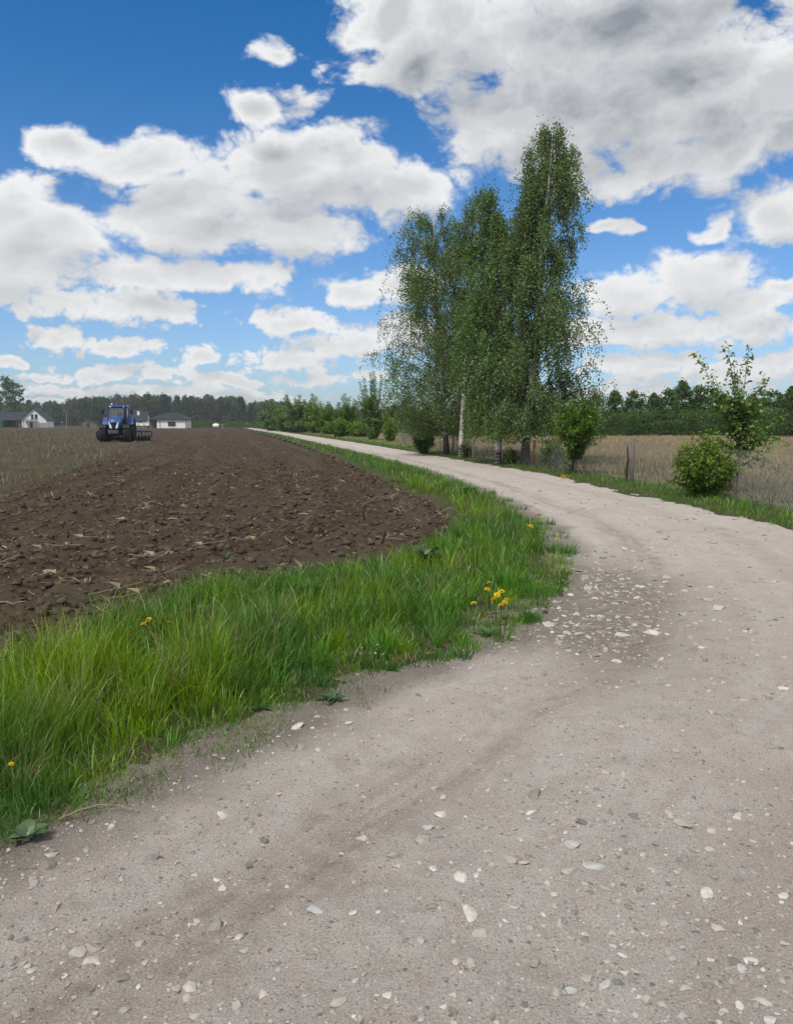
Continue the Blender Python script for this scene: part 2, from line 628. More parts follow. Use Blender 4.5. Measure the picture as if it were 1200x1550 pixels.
LEAF = leaf_mat('leaf', .35, .025)
BLADE = leaf_mat('grass_blade', .3, .045)
FARLEAF = leaf_mat('far_leaf', .2, .0)
DRY = col_mat('dry_stem')
STONE = col_mat('stone', .75, .3)


def mat_road():
    m, t = new_mat('gravel_road')
    pos = t.n('ShaderNodeNewGeometry').outputs['Position']
    p2 = t.vmath('MULTIPLY', pos, (1, 1, 0))
    u = attr_col(t, 'u').outputs['Fac']
    wob = t.noise(p2, 1.1, 4, .6)
    uw = t.math('MULTIPLY_ADD', t.math('SUBTRACT', wob, .5), .75, u)

    def band(c, w):
        return t.step(t.math('ABSOLUTE', t.math('SUBTRACT', uw, c)), w, w * .25)
    fine = t.step(t.noise(p2, 110, 5, .8), .25, .75)
    v = attr_col(t, 'v').outputs['Fac']
    streak = t.noise(t.comb(t.math('MULTIPLY', u, 5.5), t.math('MULTIPLY', v, .42), 0.0), 1.0, 5, .65)
    patchy = t.noise(p2, 2.6, 5, .7)
    mid = t.noise(p2, 9, 6, .65)
    big = t.noise(p2, .9, 4, .55)
    base = t.mix(fine, (.25, .215, .188), (.68, .612, .56))  # dark end of the grain also paints in the shade of tiny pits
    base = t.mix(t.step(mid, .35, .7), base, t.mix(fine, (.35, .314, .288), (.71, .65, .602)))
    base = t.mix(t.math('MULTIPLY', t.step(streak, .42, .68), .55), base, t.mix(fine, (.40, .367, .34), (.72, .67, .625)))
    base = t.mix(t.math('MULTIPLY', t.step(patchy, .50, .72), .5), base, t.mix(fine, (.20, .172, .147), (.43, .38, .335)))
    brown = t.mix(fine, (.20, .158, .125), (.37, .305, .25))
    edge = t.mix(fine, (.095, .08, .066), (.25, .212, .178))
    track = t.math('MULTIPLY', band(.92, .30), t.step(streak, .36, .62))
    track = t.math('MAXIMUM', track, t.math('MULTIPLY', band(2.45, .3), .3))
    track = t.math('MULTIPLY', track, t.step(mid, .25, .6))
    c = t.mix(t.math('MULTIPLY', track, .85), base, brown)
    pink = t.math('MULTIPLY', t.step(big, .45, .75), .45)
    c = t.mix(pink, c, t.mix(fine, (.28, .225, .20), (.52, .44, .395)))
    em = t.math('MULTIPLY', t.step(uw, .42, .0), .8)
    c = t.mix(em, c, edge)
    pit = attr_col(t, 'pit').outputs['Fac']
    c = t.mix(t.math('MULTIPLY', pit, t.step(mid, .2, .55)), c, t.mix(fine, (.15, .128, .105), (.31, .27, .23)))
    # pebbles of several sizes
    hts = t.math('MULTIPLY', fine, .4)
    for sc_, thr, rad in ((34, .80, .32), (75, .66, .36), (150, .55, .38)):
        v = t.n('ShaderNodeTexVoronoi'); v.inputs['Scale'].default_value = sc_
        t.put(v.inputs['Vector'], p2)
        cs = t.n('ShaderNodeSeparateColor'); t.put(cs.inputs[0], v.outputs['Color'])
        on = t.math('MULTIPLY', t.step(cs.outputs[0], thr, thr + .03), t.step(v.outputs['Distance'], rad, rad * .6))
        pc = t.mix(cs.outputs[1], (.19, .18, .17), (.66, .63, .59))
        pc = t.mix(t.step(cs.outputs[2], .88, .92), pc, (.25, .185, .155))
        c = t.mix(t.math('MULTIPLY', on, .85), c, pc)
        hts = t.math('ADD', hts, t.math('MULTIPLY', on, 18.0 / sc_))
    hts = t.math('ADD', hts, mid)
    principled(t, c, .92, .2, 0, hts, .9, .012)
    return m


def mat_soil():
    m, t = new_mat('ploughed_soil')
    pos = t.n('ShaderNodeNewGeometry').outputs['Position']
    p2 = t.vmath('MULTIPLY', pos, (1, 1, 0))
    u = attr_col(t, 'u').outputs['Fac']
    a = t.noise(p2, .35, 4, .6)
    b = t.noise(p2, 6, 6, .7)
    f = t.noise(p2, 60, 4, .7)
    st = t.noise(t.comb(t.math('MULTIPLY', u, 1.3), t.math('MULTIPLY', t.sep(pos)[1], .05), 0.0), 1.0, 3, .6)
    c = t.mix(t.step(b, .3, .72), (.034, .024, .016), (.098, .070, .046))
    c = t.mix(t.math('MULTIPLY', t.step(st, .45, .62), .6), c, t.mix(f, (.06, .044, .032), (.13, .098, .07)))
    c = t.mix(t.math('MULTIPLY', t.step(f, .62, .75), .45), c, (.18, .145, .105))
    c = t.mix(t.math('MULTIPLY', t.step(a, .52, .68), .45), c, t.mix(f, (.05, .05, .03), (.11, .095, .06)))
    principled(t, c, .95, .1, 0, t.math('ADD', b, t.math('MULTIPLY', f, .4)), 1.0, .035)
    return m


def mat_stubble_ground():
    m, t = new_mat('stubble_soil')
    pos = t.n('ShaderNodeNewGeometry').outputs['Position']
    p2 = t.vmath('MULTIPLY', pos, (1, 1, 0))
    a = t.noise(p2, .25, 4, .6); b = t.noise(p2, 5, 5, .7); f = t.noise(p2, 50, 4, .7)
    c = t.mix(b, (.04, .031, .022), (.115, .09, .062))
    c = t.mix(t.math('MULTIPLY', t.step(a, .45, .62), .55), c, t.mix(f, (.055, .07, .022), (.11, .12, .05)))
    c = t.mix(t.math('MULTIPLY', t.step(f, .6, .7), .3), c, (.2, .16, .11))
    principled(t, c, .95, .1, 0, b, .8, .03)
    return m


def mat_turf(name, dirt=.5, c0=(.03, .05, .012), c1=(.07, .10, .025), soil=((.06, .048, .036), (.13, .107, .082))):
    m, t = new_mat(name)
    pos = t.n('ShaderNodeNewGeometry').outputs['Position']
    p2 = t.vmath('MULTIPLY', pos, (1, 1, 0))
    a = t.noise(p2, 2.2, 5, .65); f = t.noise(p2, 70, 4, .7)
    c = t.mix(t.step(a, dirt - .12, dirt + .12), t.mix(f, *soil), t.mix(f, c0, c1))
    principled(t, c, .95, .1, 0, f, .8, .02)
    return m


def mat_bark_birch(name, dark, top):
    m, t = new_mat(name)
    co = t.n('ShaderNodeTexCoord').outputs['Object']
    st = t.vmath('MULTIPLY', co, (2.2, 2.2, 6.0))
    a = t.noise(st, 2.0, 5, .7); b = t.noise(t.vmath('MULTIPLY', co, (9, 9, 3)), 1.3, 4, .65)
    z = t.sep(co)[2]
    low = t.step(z, top, .1)
    k = t.math('MULTIPLY_ADD', low, dark, a)
    c = t.mix(t.step(k, .54, .62), t.mix(b, (.42, .40, .37), (.66, .645, .61)), t.mix(b, (.02, .018, .016), (.085, .075, .065)))
    principled(t, c, .8, .2, 0, t.math('MULTIPLY', a, -1.0), .5, .02)
    return m


def mat_bark(name, c0, c1):
    m, t = new_mat(name)
    co = t.n('ShaderNodeTexCoord').outputs['Object']
    a = t.noise(t.vmath('MULTIPLY', co, (14, 14, 2.5)), 1.0, 5, .7)
    principled(t, t.mix(a, c0, c1), .9, .1, 0, a, .8, .02)
    return m


ROAD, SOIL, STUB = mat_road(), mat_soil(), mat_stubble_ground()
TURF = mat_turf('verge_turf')
TURF_R = mat_turf('right_turf', .42)
FALLOW = mat_turf('fallow_ground', .56, (.05, .06, .02), (.10, .10, .04), ((.165, .13, .078), (.30, .245, .155)))
BASE = mat_turf('far_ground', .48, (.03, .05, .015), (.06, .085, .025), ((.07, .06, .04), (.13, .11, .075)))
BIRCH_WHITE = mat_bark_birch('birch_bark', .12, .9)
BIRCH_DARK = mat_bark_birch('cracked_birch_bark', .24, 2.4)
BARK = mat_bark('grey_bark', (.03, .026, .02), (.11, .098, .08))
POSTWOOD = mat_bark('weathered_wood', (.10, .095, .085), (.27, .255, .23))
REDWOOD = mat_bark('rusty_iron', (.07, .035, .022), (.16, .075, .045))
DARKWOOD = mat_bark('dark_wood', (.025, .022, .018), (.09, .08, .065))


# ------------------------------------------------------------------ ground sheets
def polar(name, mat, keep, height, a0, a1, da, r0, r1, dr, attrs=None):
    A = np.arange(math.radians(a0), math.radians(a1), da)
    R = np.exp(np.arange(math.log(r0), math.log(r1), dr))
    rr, aa = np.meshgrid(R, A, indexing='ij')
    x, y = rr * np.sin(aa), rr * np.cos(aa)
    k = keep(x, y)
    f = k[:-1, :-1] & k[1:, :-1] & k[:-1, 1:] & k[1:, 1:]
    nA = len(A)
    i, j = np.nonzero(f)
    q = np.stack([i * nA + j, i * nA + j + 1, (i + 1) * nA + j + 1, (i + 1) * nA + j], 1)[:, ::-1]
    used, inv = np.unique(q.ravel(), return_inverse=True)
    X, Y = x.ravel()[used], y.ravel()[used]
    V = np.stack([X, Y, height(X, Y)], 1)
    at_ = {n: fn(X, Y) for n, fn in (attrs or {}).items()}
    o = np_obj(name, V, [inv.reshape(-1, 4)], mat, smooth=True, attrs=at_)
    tag(o, kind='structure')
    return o


g = G().add([(-6000, -6000, -.35), (6000, -6000, -.35), (6000, 6000, -.35), (-6000, 6000, -.35)], [(0, 1, 2, 3)])
tag(g.build('ground', BASE), kind='structure')
polar('road', ROAD, lambda x, y: (sdist(x, y, E_L) > -.45) & (sdist(x, y, E_R) < .6), road_h, -100, 100, .0055, .6, 260, .0095, {'u': lambda x, y: sdist(x, y, E_L), 'v': lambda x, y: along(x, y, E_L), 'pit': pit})
polar('ploughed_field', SOIL, lambda x, y: (sdist(x, y, E_F) < .45) & (y < 262), field_h, -100, 20, .005, 2.0, 300, .0065, {'u': lambda x, y: sdist(x, y, E_F)})
polar('stubble_field', STUB, lambda x, y: (sdist(x, y, E_S) < .5) & (y < 262), lambda x, y: field_h(x, y) + .06 * sstep(-sdist(x, y, E_S) + .5 * fbm(x, y, 2, 77), -.4, .8) - .02, -100, 0, .008, 10, 300, .01)
polar('verge', TURF, lambda x, y: (sdist(x, y, E_L) < .12) & (sdist(x, y, E_F) > -.4), verge_h, -100, 60, .006, 1.4, 262, .0095)
polar('fallow_field', FALLOW, lambda x, y: (sdist(x, y, E_R) > 1.0) & (y < 130), right_h, -30, 100, .008, 7, 250, .014)
polar('roadside_bank', TURF_R, lambda x, y: (sdist(x, y, E_R) > -.25) & (sdist(x, y, E_R) < 1.5), lambda x, y: right_h(x, y) + .012, -30, 100, .004, 6, 250, .005)
polar('meadow', BASE, lambda x, y: (y > 240) | (x > 0), lambda x, y: 0 * x - .12, -60, 60, .03, 90, 2500, .06)

# ------------------------------------------------------------------ grass
CAMXY = np.zeros(2)


def blades(P, H, Wd, colr, lean, az, name=None, seg=3, droop=.55):
    """curved tapering blades: P (N,3) roots, H height, Wd width, colr (N,3), lean (fraction of height pushed sideways), az lean azimuth"""
    N = len(P)
    d = np.stack([np.cos(az), np.sin(az), np.zeros(N)], 1)
    fa = rng.uniform(0, 2 * PI, N)
    w = np.stack([np.cos(fa), np.sin(fa), np.zeros(N)], 1)
    rows = []
    for k in range(seg + 1):
        s = k / seg
        c = P + d * (H * lean * s ** 1.8)[:, None]
        c[:, 2] += H * (s - droop * np.minimum(lean, 1.0) * s ** 2.6)
        rows.append((c, Wd * (1 - s ** 1.6) * .5))
    V = []
    for k in range(seg):
        c, ww = rows[k]
        V += [c - w * ww[:, None], c + w * ww[:, None]]
    V.append(rows[seg][0])
    nv = 2 * seg + 1
    V = np.stack(V, 1).reshape(-1, 3)
    b = np.arange(N) * nv
    F = []
    for k in range(seg - 1):
        F.append(np.stack([b + 2 * k, b + 2 * k + 1, b + 2 * k + 3, b + 2 * k + 2], 1))
    T = np.stack([b + nv - 3, b + nv - 2, b + nv - 1], 1)
    C = np.repeat(colr, nv, 0)
    return V, np.concatenate(F) if F else np.zeros((0, 4), int), T, C


def join(parts):
    V, Q, T, C, o = [], [], [], [], 0
    for v, q, t, c in parts:
        V.append(v); Q.append(q + o); T.append(t + o); C.append(c); o += len(v)
    return np.concatenate(V), [np.concatenate(Q), np.concatenate(T)], np.concatenate(C)


def sample_tri(n, D0, D1, a0, a1, power=1.0):
    """random ground points, uniform in azimuth, density falling with distance"""
    u = rng.random(n)
    if abs(power - 1) < 1e-6:
        r = D0 * (D1 / D0) ** u
    else:
        k = 1 - power
        r = (D0 ** k + u * (D1 ** k - D0 ** k)) ** (1 / k)
    a = np.radians(rng.uniform(a0, a1, n))
    return r * np.sin(a), r * np.cos(a)


G_DARK, G_MID, G_LIME, G_BLUE, G_DRY = [np.array(c) for c in ((.055, .150, .012), (.092, .228, .014), (.20, .315, .008), (.068, .165, .042), (.28, .23, .115))]


def grass_col(x, y, lime):
    n = fbm(x * 1.6, y * 1.6, 3, 61)
    m = fbm(x * 4.5, y * 4.5, 2, 65)
    c = G_MID + (G_DARK - G_MID) * sstep(n, -.05, .45)[:, None]
    c = c + (G_BLUE - c) * (.75 * sstep(m, .05, .45))[:, None]
    c = c + (G_LIME - c) * np.clip(lime + .55 * sstep(-m, .1, .5), 0, 1)[:, None]
    c = c * rng.uniform(.7, 1.3, (len(x), 1)) * (1 + rng.normal(0, .07, (len(x), 3)))
    dry = rng.random(len(x)) < .05
    c[dry] = G_DRY * rng.uniform(.6, 1.2, (dry.sum(), 1))
    return np.clip(c, .004, .5)


def lime_patch(x, y):
    l = np.zeros(len(x))
    for px, py, rx, ry in ((90, 1080, .75, .75), (700, 770, .5, 1.6), (640, 735, .5, 2.5), (660, 870, .35, .5), (560, 925, .3, .3), (480, 960, .25, .3)):
        c = at(px, py)
        l = np.maximum(l, np.exp(-((x - c[0]) / rx) ** 2 - ((y - c[1]) / ry) ** 2) * (1.0 if px < 200 else .6))
    return np.clip(l * 1.2, 0, 1)


def verge_height(x, y):
    u = -sdist(x, y, E_L)
    f = sdist(x, y, E_F)
    r = np.hypot(x, y)
    n = fbm(x * 1.9, y * 1.9, 3, 71)
    left = sstep(-x, -.2, 1.2) * (1 - sstep(r, 5.0, 7.5))
    h = .14 + .13 * sstep(u, .1, .7) + .17 * left * sstep(u, .3, .8) + .06 * lime_patch(x, y) * left + .10 * np.maximum(n, -.6)
    tip = at(845, 830)
    h = h + .07 * np.exp(-((x - tip[0]) / .8) ** 2 - ((y - tip[1]) / 2.0) ** 2)
    c = at(440, 1040)                       # worn low corner near the road
    h = h * (1 - .62 * np.exp(-((x - c[0]) / .28) ** 2 - ((y - c[1]) / .35) ** 2))
    bend = sstep(x, -.3, .7)
    h = h * (.35 + .65 * np.maximum(sstep(u, -.02, .34), .75 * bend))
    return np.maximum(h, .03)


def make_verge_grass():
    parts = []
    # tussocks: many blades leaning out of one root, then loose blades between them
    def tussocks(n, nb, D0, D1, a0, a1, power, wid, seg, rad):
        x, y = sample_tri(n, D0, D1, a0, a1, power)
        ok = (sdist(x, y, E_L) < -.02 + .10 * sstep(x, -.2, .8)) & (sdist(x, y, E_F) > -.05)
        x, y = x[ok], y[ok]
        ok = rng.random(len(x)) < np.clip(.55 + 1.2 * fbm(x * 2.3, y * 2.3, 2, 81), .15, 1)
        x, y = x[ok], y[ok]
        hh = verge_height(x, y) * rng.uniform(.75, 1.35, len(x))
        cc = grass_col(x, y, lime_patch(x, y))
        m = len(x)
        rx = np.repeat(x, nb); ry = np.repeat(y, nb)
        az = rng.uniform(0, 2 * PI, m * nb)
        ro = np.sqrt(rng.random(m * nb)) * rad * np.repeat(rng.uniform(.6, 1.5, m), nb)
        rx, ry = rx + np.cos(az) * ro, ry + np.sin(az) * ro
        P = np.stack([rx, ry, verge_h(rx, ry) - .01], 1)
        H = np.repeat(hh, nb) * rng.uniform(.45, 1.15, m * nb)
        lean = rng.beta(1.6, 2.6, m * nb) * .95 * (.35 + .65 * ro / (rad * 1.2))
        wind = .10
        d = rng.normal(0, .55, m * nb)
        C = np.repeat(cc, nb, 0) * rng.uniform(.75, 1.25, (m * nb, 1))
        Wd = wid * rng.uniform(.6, 1.35, m * nb) * np.clip(np.hypot(rx, ry) / D0, 1, None) ** .75
        parts.append(blades(P, H, Wd, C, lean + wind, az + d, seg=seg))
    tussocks(3600, 38, 2.5, 7.5, -42, 32, 1.0, .0042, 3, .07)
    tussocks(4200, 26, 6.0, 22, -20, 32, 1.3, .007, 3, .09)
    tussocks(14000, 9, 16, 150, -16, 12, 1.1, .014, 2, .18)
    # single low blades fill the ground
    x, y = sample_tri(90000, 2.4, 16, -42, 32, 1.0)
    u = sdist(x, y, E_L)
    dens = sstep(-u + .20 * fbm(x * 4, y * 4, 2, 85), -.03, .14)
    ok = (sdist(x, y, E_F) > -.06) & (u < .12) & (rng.random(len(x)) < dens)
    x, y = x[ok], y[ok]
    hh = verge_height(x, y) * rng.uniform(.2, .8, len(x))
    c = grass_col(x, y, lime_patch(x, y) * .6)
    P = np.stack([x, y, verge_h(x, y) - .005], 1)
    parts.append(blades(P, hh, .004 * rng.uniform(.6, 1.4, len(x)) * np.clip(np.hypot(x, y) / 3, 1, None) ** .7, c, rng.uniform(.1, .9, len(x)), rng.uniform(0, 2 * PI, len(x)), seg=2))
    x, y = sample_tri(80000, 2.4, 12, -42, 32, 1.0)
    u = sdist(x, y, E_L)
    ok = (u > -.4) & (u < .30) & (rng.random(len(x)) < np.clip(.15 + .95 * (1 - sstep(u, -.12, .10)) + 1.6 * fbm(x * 3.1, y * 3.1, 3, 88), 0, 1) * (1 - sstep(u, .0, .28)))
    x, y = x[ok], y[ok]
    c = grass_col(x, y, np.zeros(len(x))) * .9
    dd = rng.random(len(x)) < .22
    c[dd] = G_DRY * rng.uniform(.5, 1.2, (dd.sum(), 1))
    P = np.stack([x, y, np.maximum(road_h(x, y), verge_h(x, y)) - .003], 1)
    parts.append(blades(P, rng.uniform(.025, .085, len(x)), .0048 * rng.uniform(.6, 1.3, len(x)), c, rng.uniform(.4, 1.6, len(x)), rng.uniform(0, 2 * PI, len(x)), seg=2))
    V, F, C = join(parts)
    tag(np_obj('verge_grass', V, F, BLADE, cols=C, smooth=True), 'long green grass growing on the verge between ploughed soil and gravel road', 'grass', kind='stuff')


def make_bank_grass():
    parts = []
    x, y = sample_tri(120000, 9, 120, -14, 45, 1.05)
    u = sdist(x, y, E_R)
    fd = sdist(x, y, FENCE)
    dens = sstep(u + .12 * fbm(x * 2.5, y * 2.5, 2, 91), -.10, .1) * (1 - .93 * sstep(fd + .35 * fbm(x * 1.4, y * 1.4, 2, 92), -.35, .15))
    ok = (u > -.16) & (u < 7) & (rng.random(len(x)) < dens)
    x, y = x[ok], y[ok]
    r = np.hypot(x, y)
    hh = (.11 + .12 * sstep(sdist(x, y, E_R), .1, .9) + .05 * fbm(x * 2, y * 2, 2, 93)) * rng.uniform(.6, 1.3, len(x))
    c = grass_col(x, y, np.full(len(x), .12)) * 1.1
    P = np.stack([x, y, right_h(x, y)], 1)
    parts.append(blades(P, hh, .0075 * np.clip(r / 12, 1, None) ** .8 * rng.uniform(.7, 1.3, len(x)), c, rng.uniform(.1, .8, len(x)), rng.uniform(0, 2 * PI, len(x)), seg=2))
    V, F, C = join(parts)
    tag(np_obj('roadside_grass', V, F, BLADE, cols=C, smooth=True), 'short green grass on the bank between the gravel road and wire fence', 'grass', kind='stuff')


def make_dead_stems():
    parts = []
    x, y = sample_tri(60000, 11, 70, -4, 48, 1.0)
    fd = sdist(x, y, FENCE)
    w = 2.2 + 5.5 * sstep(x / np.maximum(y, 1), .1, .5)
    dens = sstep(fd + .4 * fbm(x * 1.3, y * 1.3, 2, 95), -.5, .25) * (1 - sstep(fd, w, w + 3)) * (.45 + .8 * fbm(x * .9, y * .9, 2, 96))
    ok = (rng.random(len(x)) < dens)
    x, y = x[ok], y[ok]
    r = np.hypot(x, y)
    hh = rng.uniform(.2, .85, len(x)) ** 1.2 * (.85 + .8 * fbm(x * .9, y * .9, 3, 97)) * (.9 - .45 * sstep(sdist(x, y, FENCE), .4, 4))
    t = rng.random((len(x), 1))
    c = np.array([.085, .073, .058]) * (1 - t) + np.array([.36, .315, .245]) * t
    gr = rng.random(len(x)) < .10 + .35 * sstep(fbm(x * .7, y * .7, 2, 131), .0, .4)
    c[gr] = np.array([.07, .095, .035]) * rng.uniform(.7, 1.4, (gr.sum(), 1))
    c *= rng.uniform(.35, 1.25, (len(x), 1)) * (1 + .45 * fbm(x * 1.7, y * 1.7, 2, 133))[:, None]
    c = np.clip(c, .01, .5)
    P = np.stack([x, y, right_h(x, y)], 1)
    parts.append(blades(P, hh, .0095 * np.clip(r / 14, 1, None) ** .9 * rng.uniform(.5, 1.6, len(x)), c, rng.gamma(2, .42, len(x)), rng.uniform(0, 2 * PI, len(x)), seg=2, droop=.3))
    V, F, C = join(parts)
    tag(np_obj('dead_weeds', V, F, DRY, cols=C), 'dense grey brown dead weed stems behind the wire fence', 'weeds', kind='stuff')
    # dry corn stubble on the flat beyond
    x, y = sample_tri(26000, 22, 100, -2, 42, .6)
    ok = (sdist(x, y, FENCE) > 3)
    x, y = x[ok], y[ok]
    n = len(x)
    t = rng.random((n, 1))
    c = np.array([.20, .158, .09]) * (1 - t) + np.array([.42, .335, .205]) * t
    P = np.stack([x, y, right_h(x, y)], 1)
    V, Q, T, C = blades(P, rng.uniform(.08, .27, n), .03 * np.clip(y / 40, .6, 3), c, rng.uniform(0, .9, n), rng.uniform(0, 2 * PI, n), seg=2, droop=.2)
    tag(np_obj('dry_stubble', V, [Q, T], DRY, cols=C), 'straw coloured stubble covering the flat field beyond the fence', 'stubble', kind='stuff')


def make_left_stubble():
    # rows of cut corn stalks run along the tractor's line
    hx, hy = .198, -.98
    n = 30000
    x, y = sample_tri(n, 22, 260, -52, -14, .35)
    a, b = x * hy - y * hx, x * hx + y * hy
    a = np.round(a / .75) * .75 + rng.normal(0, .05, n)
    x, y = a * hy + b * hx, -a * hx + b * hy
    x, y = x, y
    sd = sdist(x, y, E_S)
    keep_ = (sd < .2 + .8 * fbm(x * .7, y * .7, 2, 99)) & (y < 258) & (rng.random(n) < .6 + 1.0 * fbm(x * .2, y * .2, 3, 98))
    x, y = x[keep_], y[keep_]
    n = len(x)
    t = rng.random((n, 1))
    c = np.array([.06, .045, .03]) * (1 - t) + np.array([.33, .265, .18]) * t
    P = np.stack([x, y, field_h(x, y) - .02], 1)
    r = np.hypot(x, y)
    p1 = blades(P, rng.uniform(.10, .34, n), .034 * np.clip(r / 40, .8, 4) ** .8, c, rng.uniform(0, .5, n), rng.uniform(0, 2 * PI, n), seg=2, droop=.15)
    m = 14000
    x, y = sample_tri(m, 22, 200, -50, -14, .6)
    k = (sdist(x, y, E_S) < .4) & (fbm(x * .25, y * .25, 3, 101) > .02)
    x, y = x[k], y[k]
    m = len(x)
    c = np.array([.06, .085, .022]) * rng.uniform(.6, 1.4, (m, 1))
    P = np.stack([x, y, field_h(x, y)], 1)
    p2 = blades(P, rng.uniform(.05, .16, m), .03 * np.clip(np.hypot(x, y) / 40, .8, 4), c, rng.uniform(.2, .9, m), rng.uniform(0, 2 * PI, m), seg=2)
    V, F, C = join([p1, p2])
    tag(np_obj('corn_stubble', V, F, DRY, cols=C), 'rows of cut corn stubble and weeds on unploughed ground around the tractor', 'stubble', kind='stuff')


def ico():
    p = (1 + 5 ** .5) / 2
    v = np.array([(-1, p, 0), (1, p, 0), (-1, -p, 0), (1, -p, 0), (0, -1, p), (0, 1, p), (0, -1, -p), (0, 1, -p), (p, 0, -1), (p, 0, 1), (-p, 0, -1), (-p, 0, 1)], float)
    v /= np.linalg.norm(v[0])
    f = np.array([(0, 11, 5), (0, 5, 1), (0, 1, 7), (0, 7, 10), (0, 10, 11), (1, 5, 9), (5, 11, 4), (11, 10, 2), (10, 7, 6), (7, 1, 8), (3, 9, 4), (3, 4, 2), (3, 2, 6), (3, 6, 8), (3, 8, 9), (4, 9, 5), (2, 4, 11), (6, 2, 10), (8, 6, 7), (9, 8, 1)])
    return v, f


ICO_V, ICO_F = ico()


def lumps(P, S, flat, colr, jit=.28):
    """many small angular lumps in one mesh"""
    N = len(P)
    v = ICO_V[None] * (1 + rng.normal(0, jit, (N, 12, 1)))
    v = v * (S[:, None, None] * np.stack([rng.uniform(.7, 1.4, N), rng.uniform(.7, 1.4, N), flat], 1)[:, None, :])
    a = rng.uniform(0, 2 * PI, N)
    ca, sa = np.cos(a)[:, None], np.sin(a)[:, None]
    V = np.stack([v[..., 0] * ca - v[..., 1] * sa, v[..., 0] * sa + v[..., 1] * ca, v[..., 2]], 2) + P[:, None, :]
    F = (np.arange(N) * 12)[:, None, None] + ICO_F[None]
    return V.reshape(-1, 3), F.reshape(-1, 3), np.repeat(colr, 12, 0)


def make_clods_and_straw():
    x, y = sample_tri(22000, 4.0, 34, -42, 12, 1.0)
    ok = sdist(x, y, E_F) < .05
    x, y = x[ok], y[ok]
    n = len(x); r = np.hypot(x, y)
    S = np.minimum(rng.gamma(1.2, .0115, n) * np.clip(r / 7, 1, 1.8) + .004, .055)
    c = np.array([.068, .050, .035]) * rng.uniform(.55, 1.6, (n, 1))
    V, F, C = lumps(np.stack([x, y, field_h(x, y) + S * .05], 1), S, rng.uniform(.5, .9, n), c, .36)
    tag(np_obj('soil_clods', V, [F], STONE, cols=C, smooth=True), 'dark crumbly soil clods all over the ploughed field', 'soil', kind='stuff')
    # straw scraps
    x, y = sample_tri(60000, 4.0, 130, -42, 14, 1.0)
    u = -sdist(x, y, E_F)
    dens = .35 + .9 * fbm(x * .8, y * .8, 3, 111) + .3 * np.sin(u * 2 * PI / 2.3)
    ok = (u > -.1) & (sdist(x, y, E_S) > -1.0) & (rng.random(len(x)) < dens)
    x, y = x[ok], y[ok]
    n = len(x); r = np.hypot(x, y)
    L = rng.gamma(1.5, .022, n) * np.clip(r / 8, 1, 2.0) + .015
    Wd = rng.uniform(.003, .009, n) * np.clip(r / 7, 1, 4)
    a = rng.uniform(0, 2 * PI, n); tilt = np.abs(rng.normal(0, .28, n))
    d = np.stack([np.cos(a) * np.cos(tilt), np.sin(a) * np.cos(tilt), np.sin(tilt)], 1)
    w = np.stack([-np.sin(a), np.cos(a), rng.normal(0, .5, n)], 1)
    P = np.stack([x, y, field_h(x, y) + .012], 1)
    p0, p1, p2 = P, P + d * (L * .5)[:, None] + np.array([0, 0, 1]) * (L * .06)[:, None], P + d * L[:, None]
    V = np.stack([p0 - w * Wd[:, None] * .5, p0 + w * Wd[:, None] * .5, p1 - w * Wd[:, None] * .5, p1 + w * Wd[:, None] * .5, p2 - w * Wd[:, None] * .25, p2 + w * Wd[:, None] * .25], 1).reshape(-1, 3)
    b = np.arange(n) * 6
    F = np.concatenate([np.stack([b, b + 1, b + 3, b + 2], 1), np.stack([b + 2, b + 3, b + 5, b + 4], 1)])
    t = rng.random((n, 1)) ** 1.5
    c = (np.array([.10, .075, .05]) * (1 - t) + np.array([.34, .275, .19]) * t) * rng.uniform(.6, 1.2, (n, 1))
    tag(np_obj('straw_litter', V, [F], DRY, cols=np.repeat(c, 6, 0)), 'scraps of pale corn straw scattered over the ploughed soil', 'straw', kind='stuff')


def make_pebbles():
    x, y = sample_tri(30000, 1.9, 24, -38, 40, 1.0)
    ul, ur = sdist(x, y, E_L), sdist(x, y, E_R)
    r0_ = np.hypot(x, y)
    ok = (ul > -.05) & (ur < .15) & (rng.random(len(x)) < .45 + .7 * fbm(x * 1.3, y * 1.3, 2, 121) + .25 * sstep(ur, -.5, 0) + .9 * pit(x, y) + .15 * (r0_ < 4.5) - .3 * np.exp(-((ul - .9) / .25) ** 2))
    x, y = x[ok], y[ok]
    n = len(x); r = np.hypot(x, y)
    S = (rng.gamma(1.2, .0030, n) + .0018) * np.clip(r / 4, 1, 3.0) ** .8 * (1 + .8 * pit(x, y))
    t = rng.random((n, 1))
    c = np.array([.22, .20, .18]) * (1 - t) + np.array([.52, .485, .445]) * t
    tn = rng.random(n)
    c[tn < .08] = np.array([.34, .28, .25]); c[tn > .94] = np.array([.22, .22, .22])
    V, F, C = lumps(np.stack([x, y, road_h(x, y) + S * .05], 1), S, rng.uniform(.35, .65, n), c * rng.uniform(.75, 1.2, (n, 1)))
    tag(np_obj('gravel', V, [F], STONE, cols=C), 'fine grey and beige gravel spread over the road surface', 'gravel', kind='stuff')


make_verge_grass()
make_bank_grass()
make_dead_stems()
make_left_stubble()
make_clods_and_straw()
make_pebbles()

# ------------------------------------------------------------------ trees and bushes
def leaves_np(P, axis, nrm, L, W, col):
    """rhombic leaves: P base points, axis unit direction, nrm rough normal"""
    s = np.cross(axis, nrm)
    s /= np.linalg.norm(s, axis=1)[:, None] + 1e-9
    m = P + axis * (L * .45)[:, None]
    V = np.stack([P, m + s * (W * .5)[:, None], P + axis * L[:, None], m - s * (W * .5)[:, None]], 1).reshape(-1, 3)
    b = np.arange(len(P)) * 4
    return V, np.stack([b, b + 1, b + 2, b + 3], 1), np.repeat(col, 4, 0)


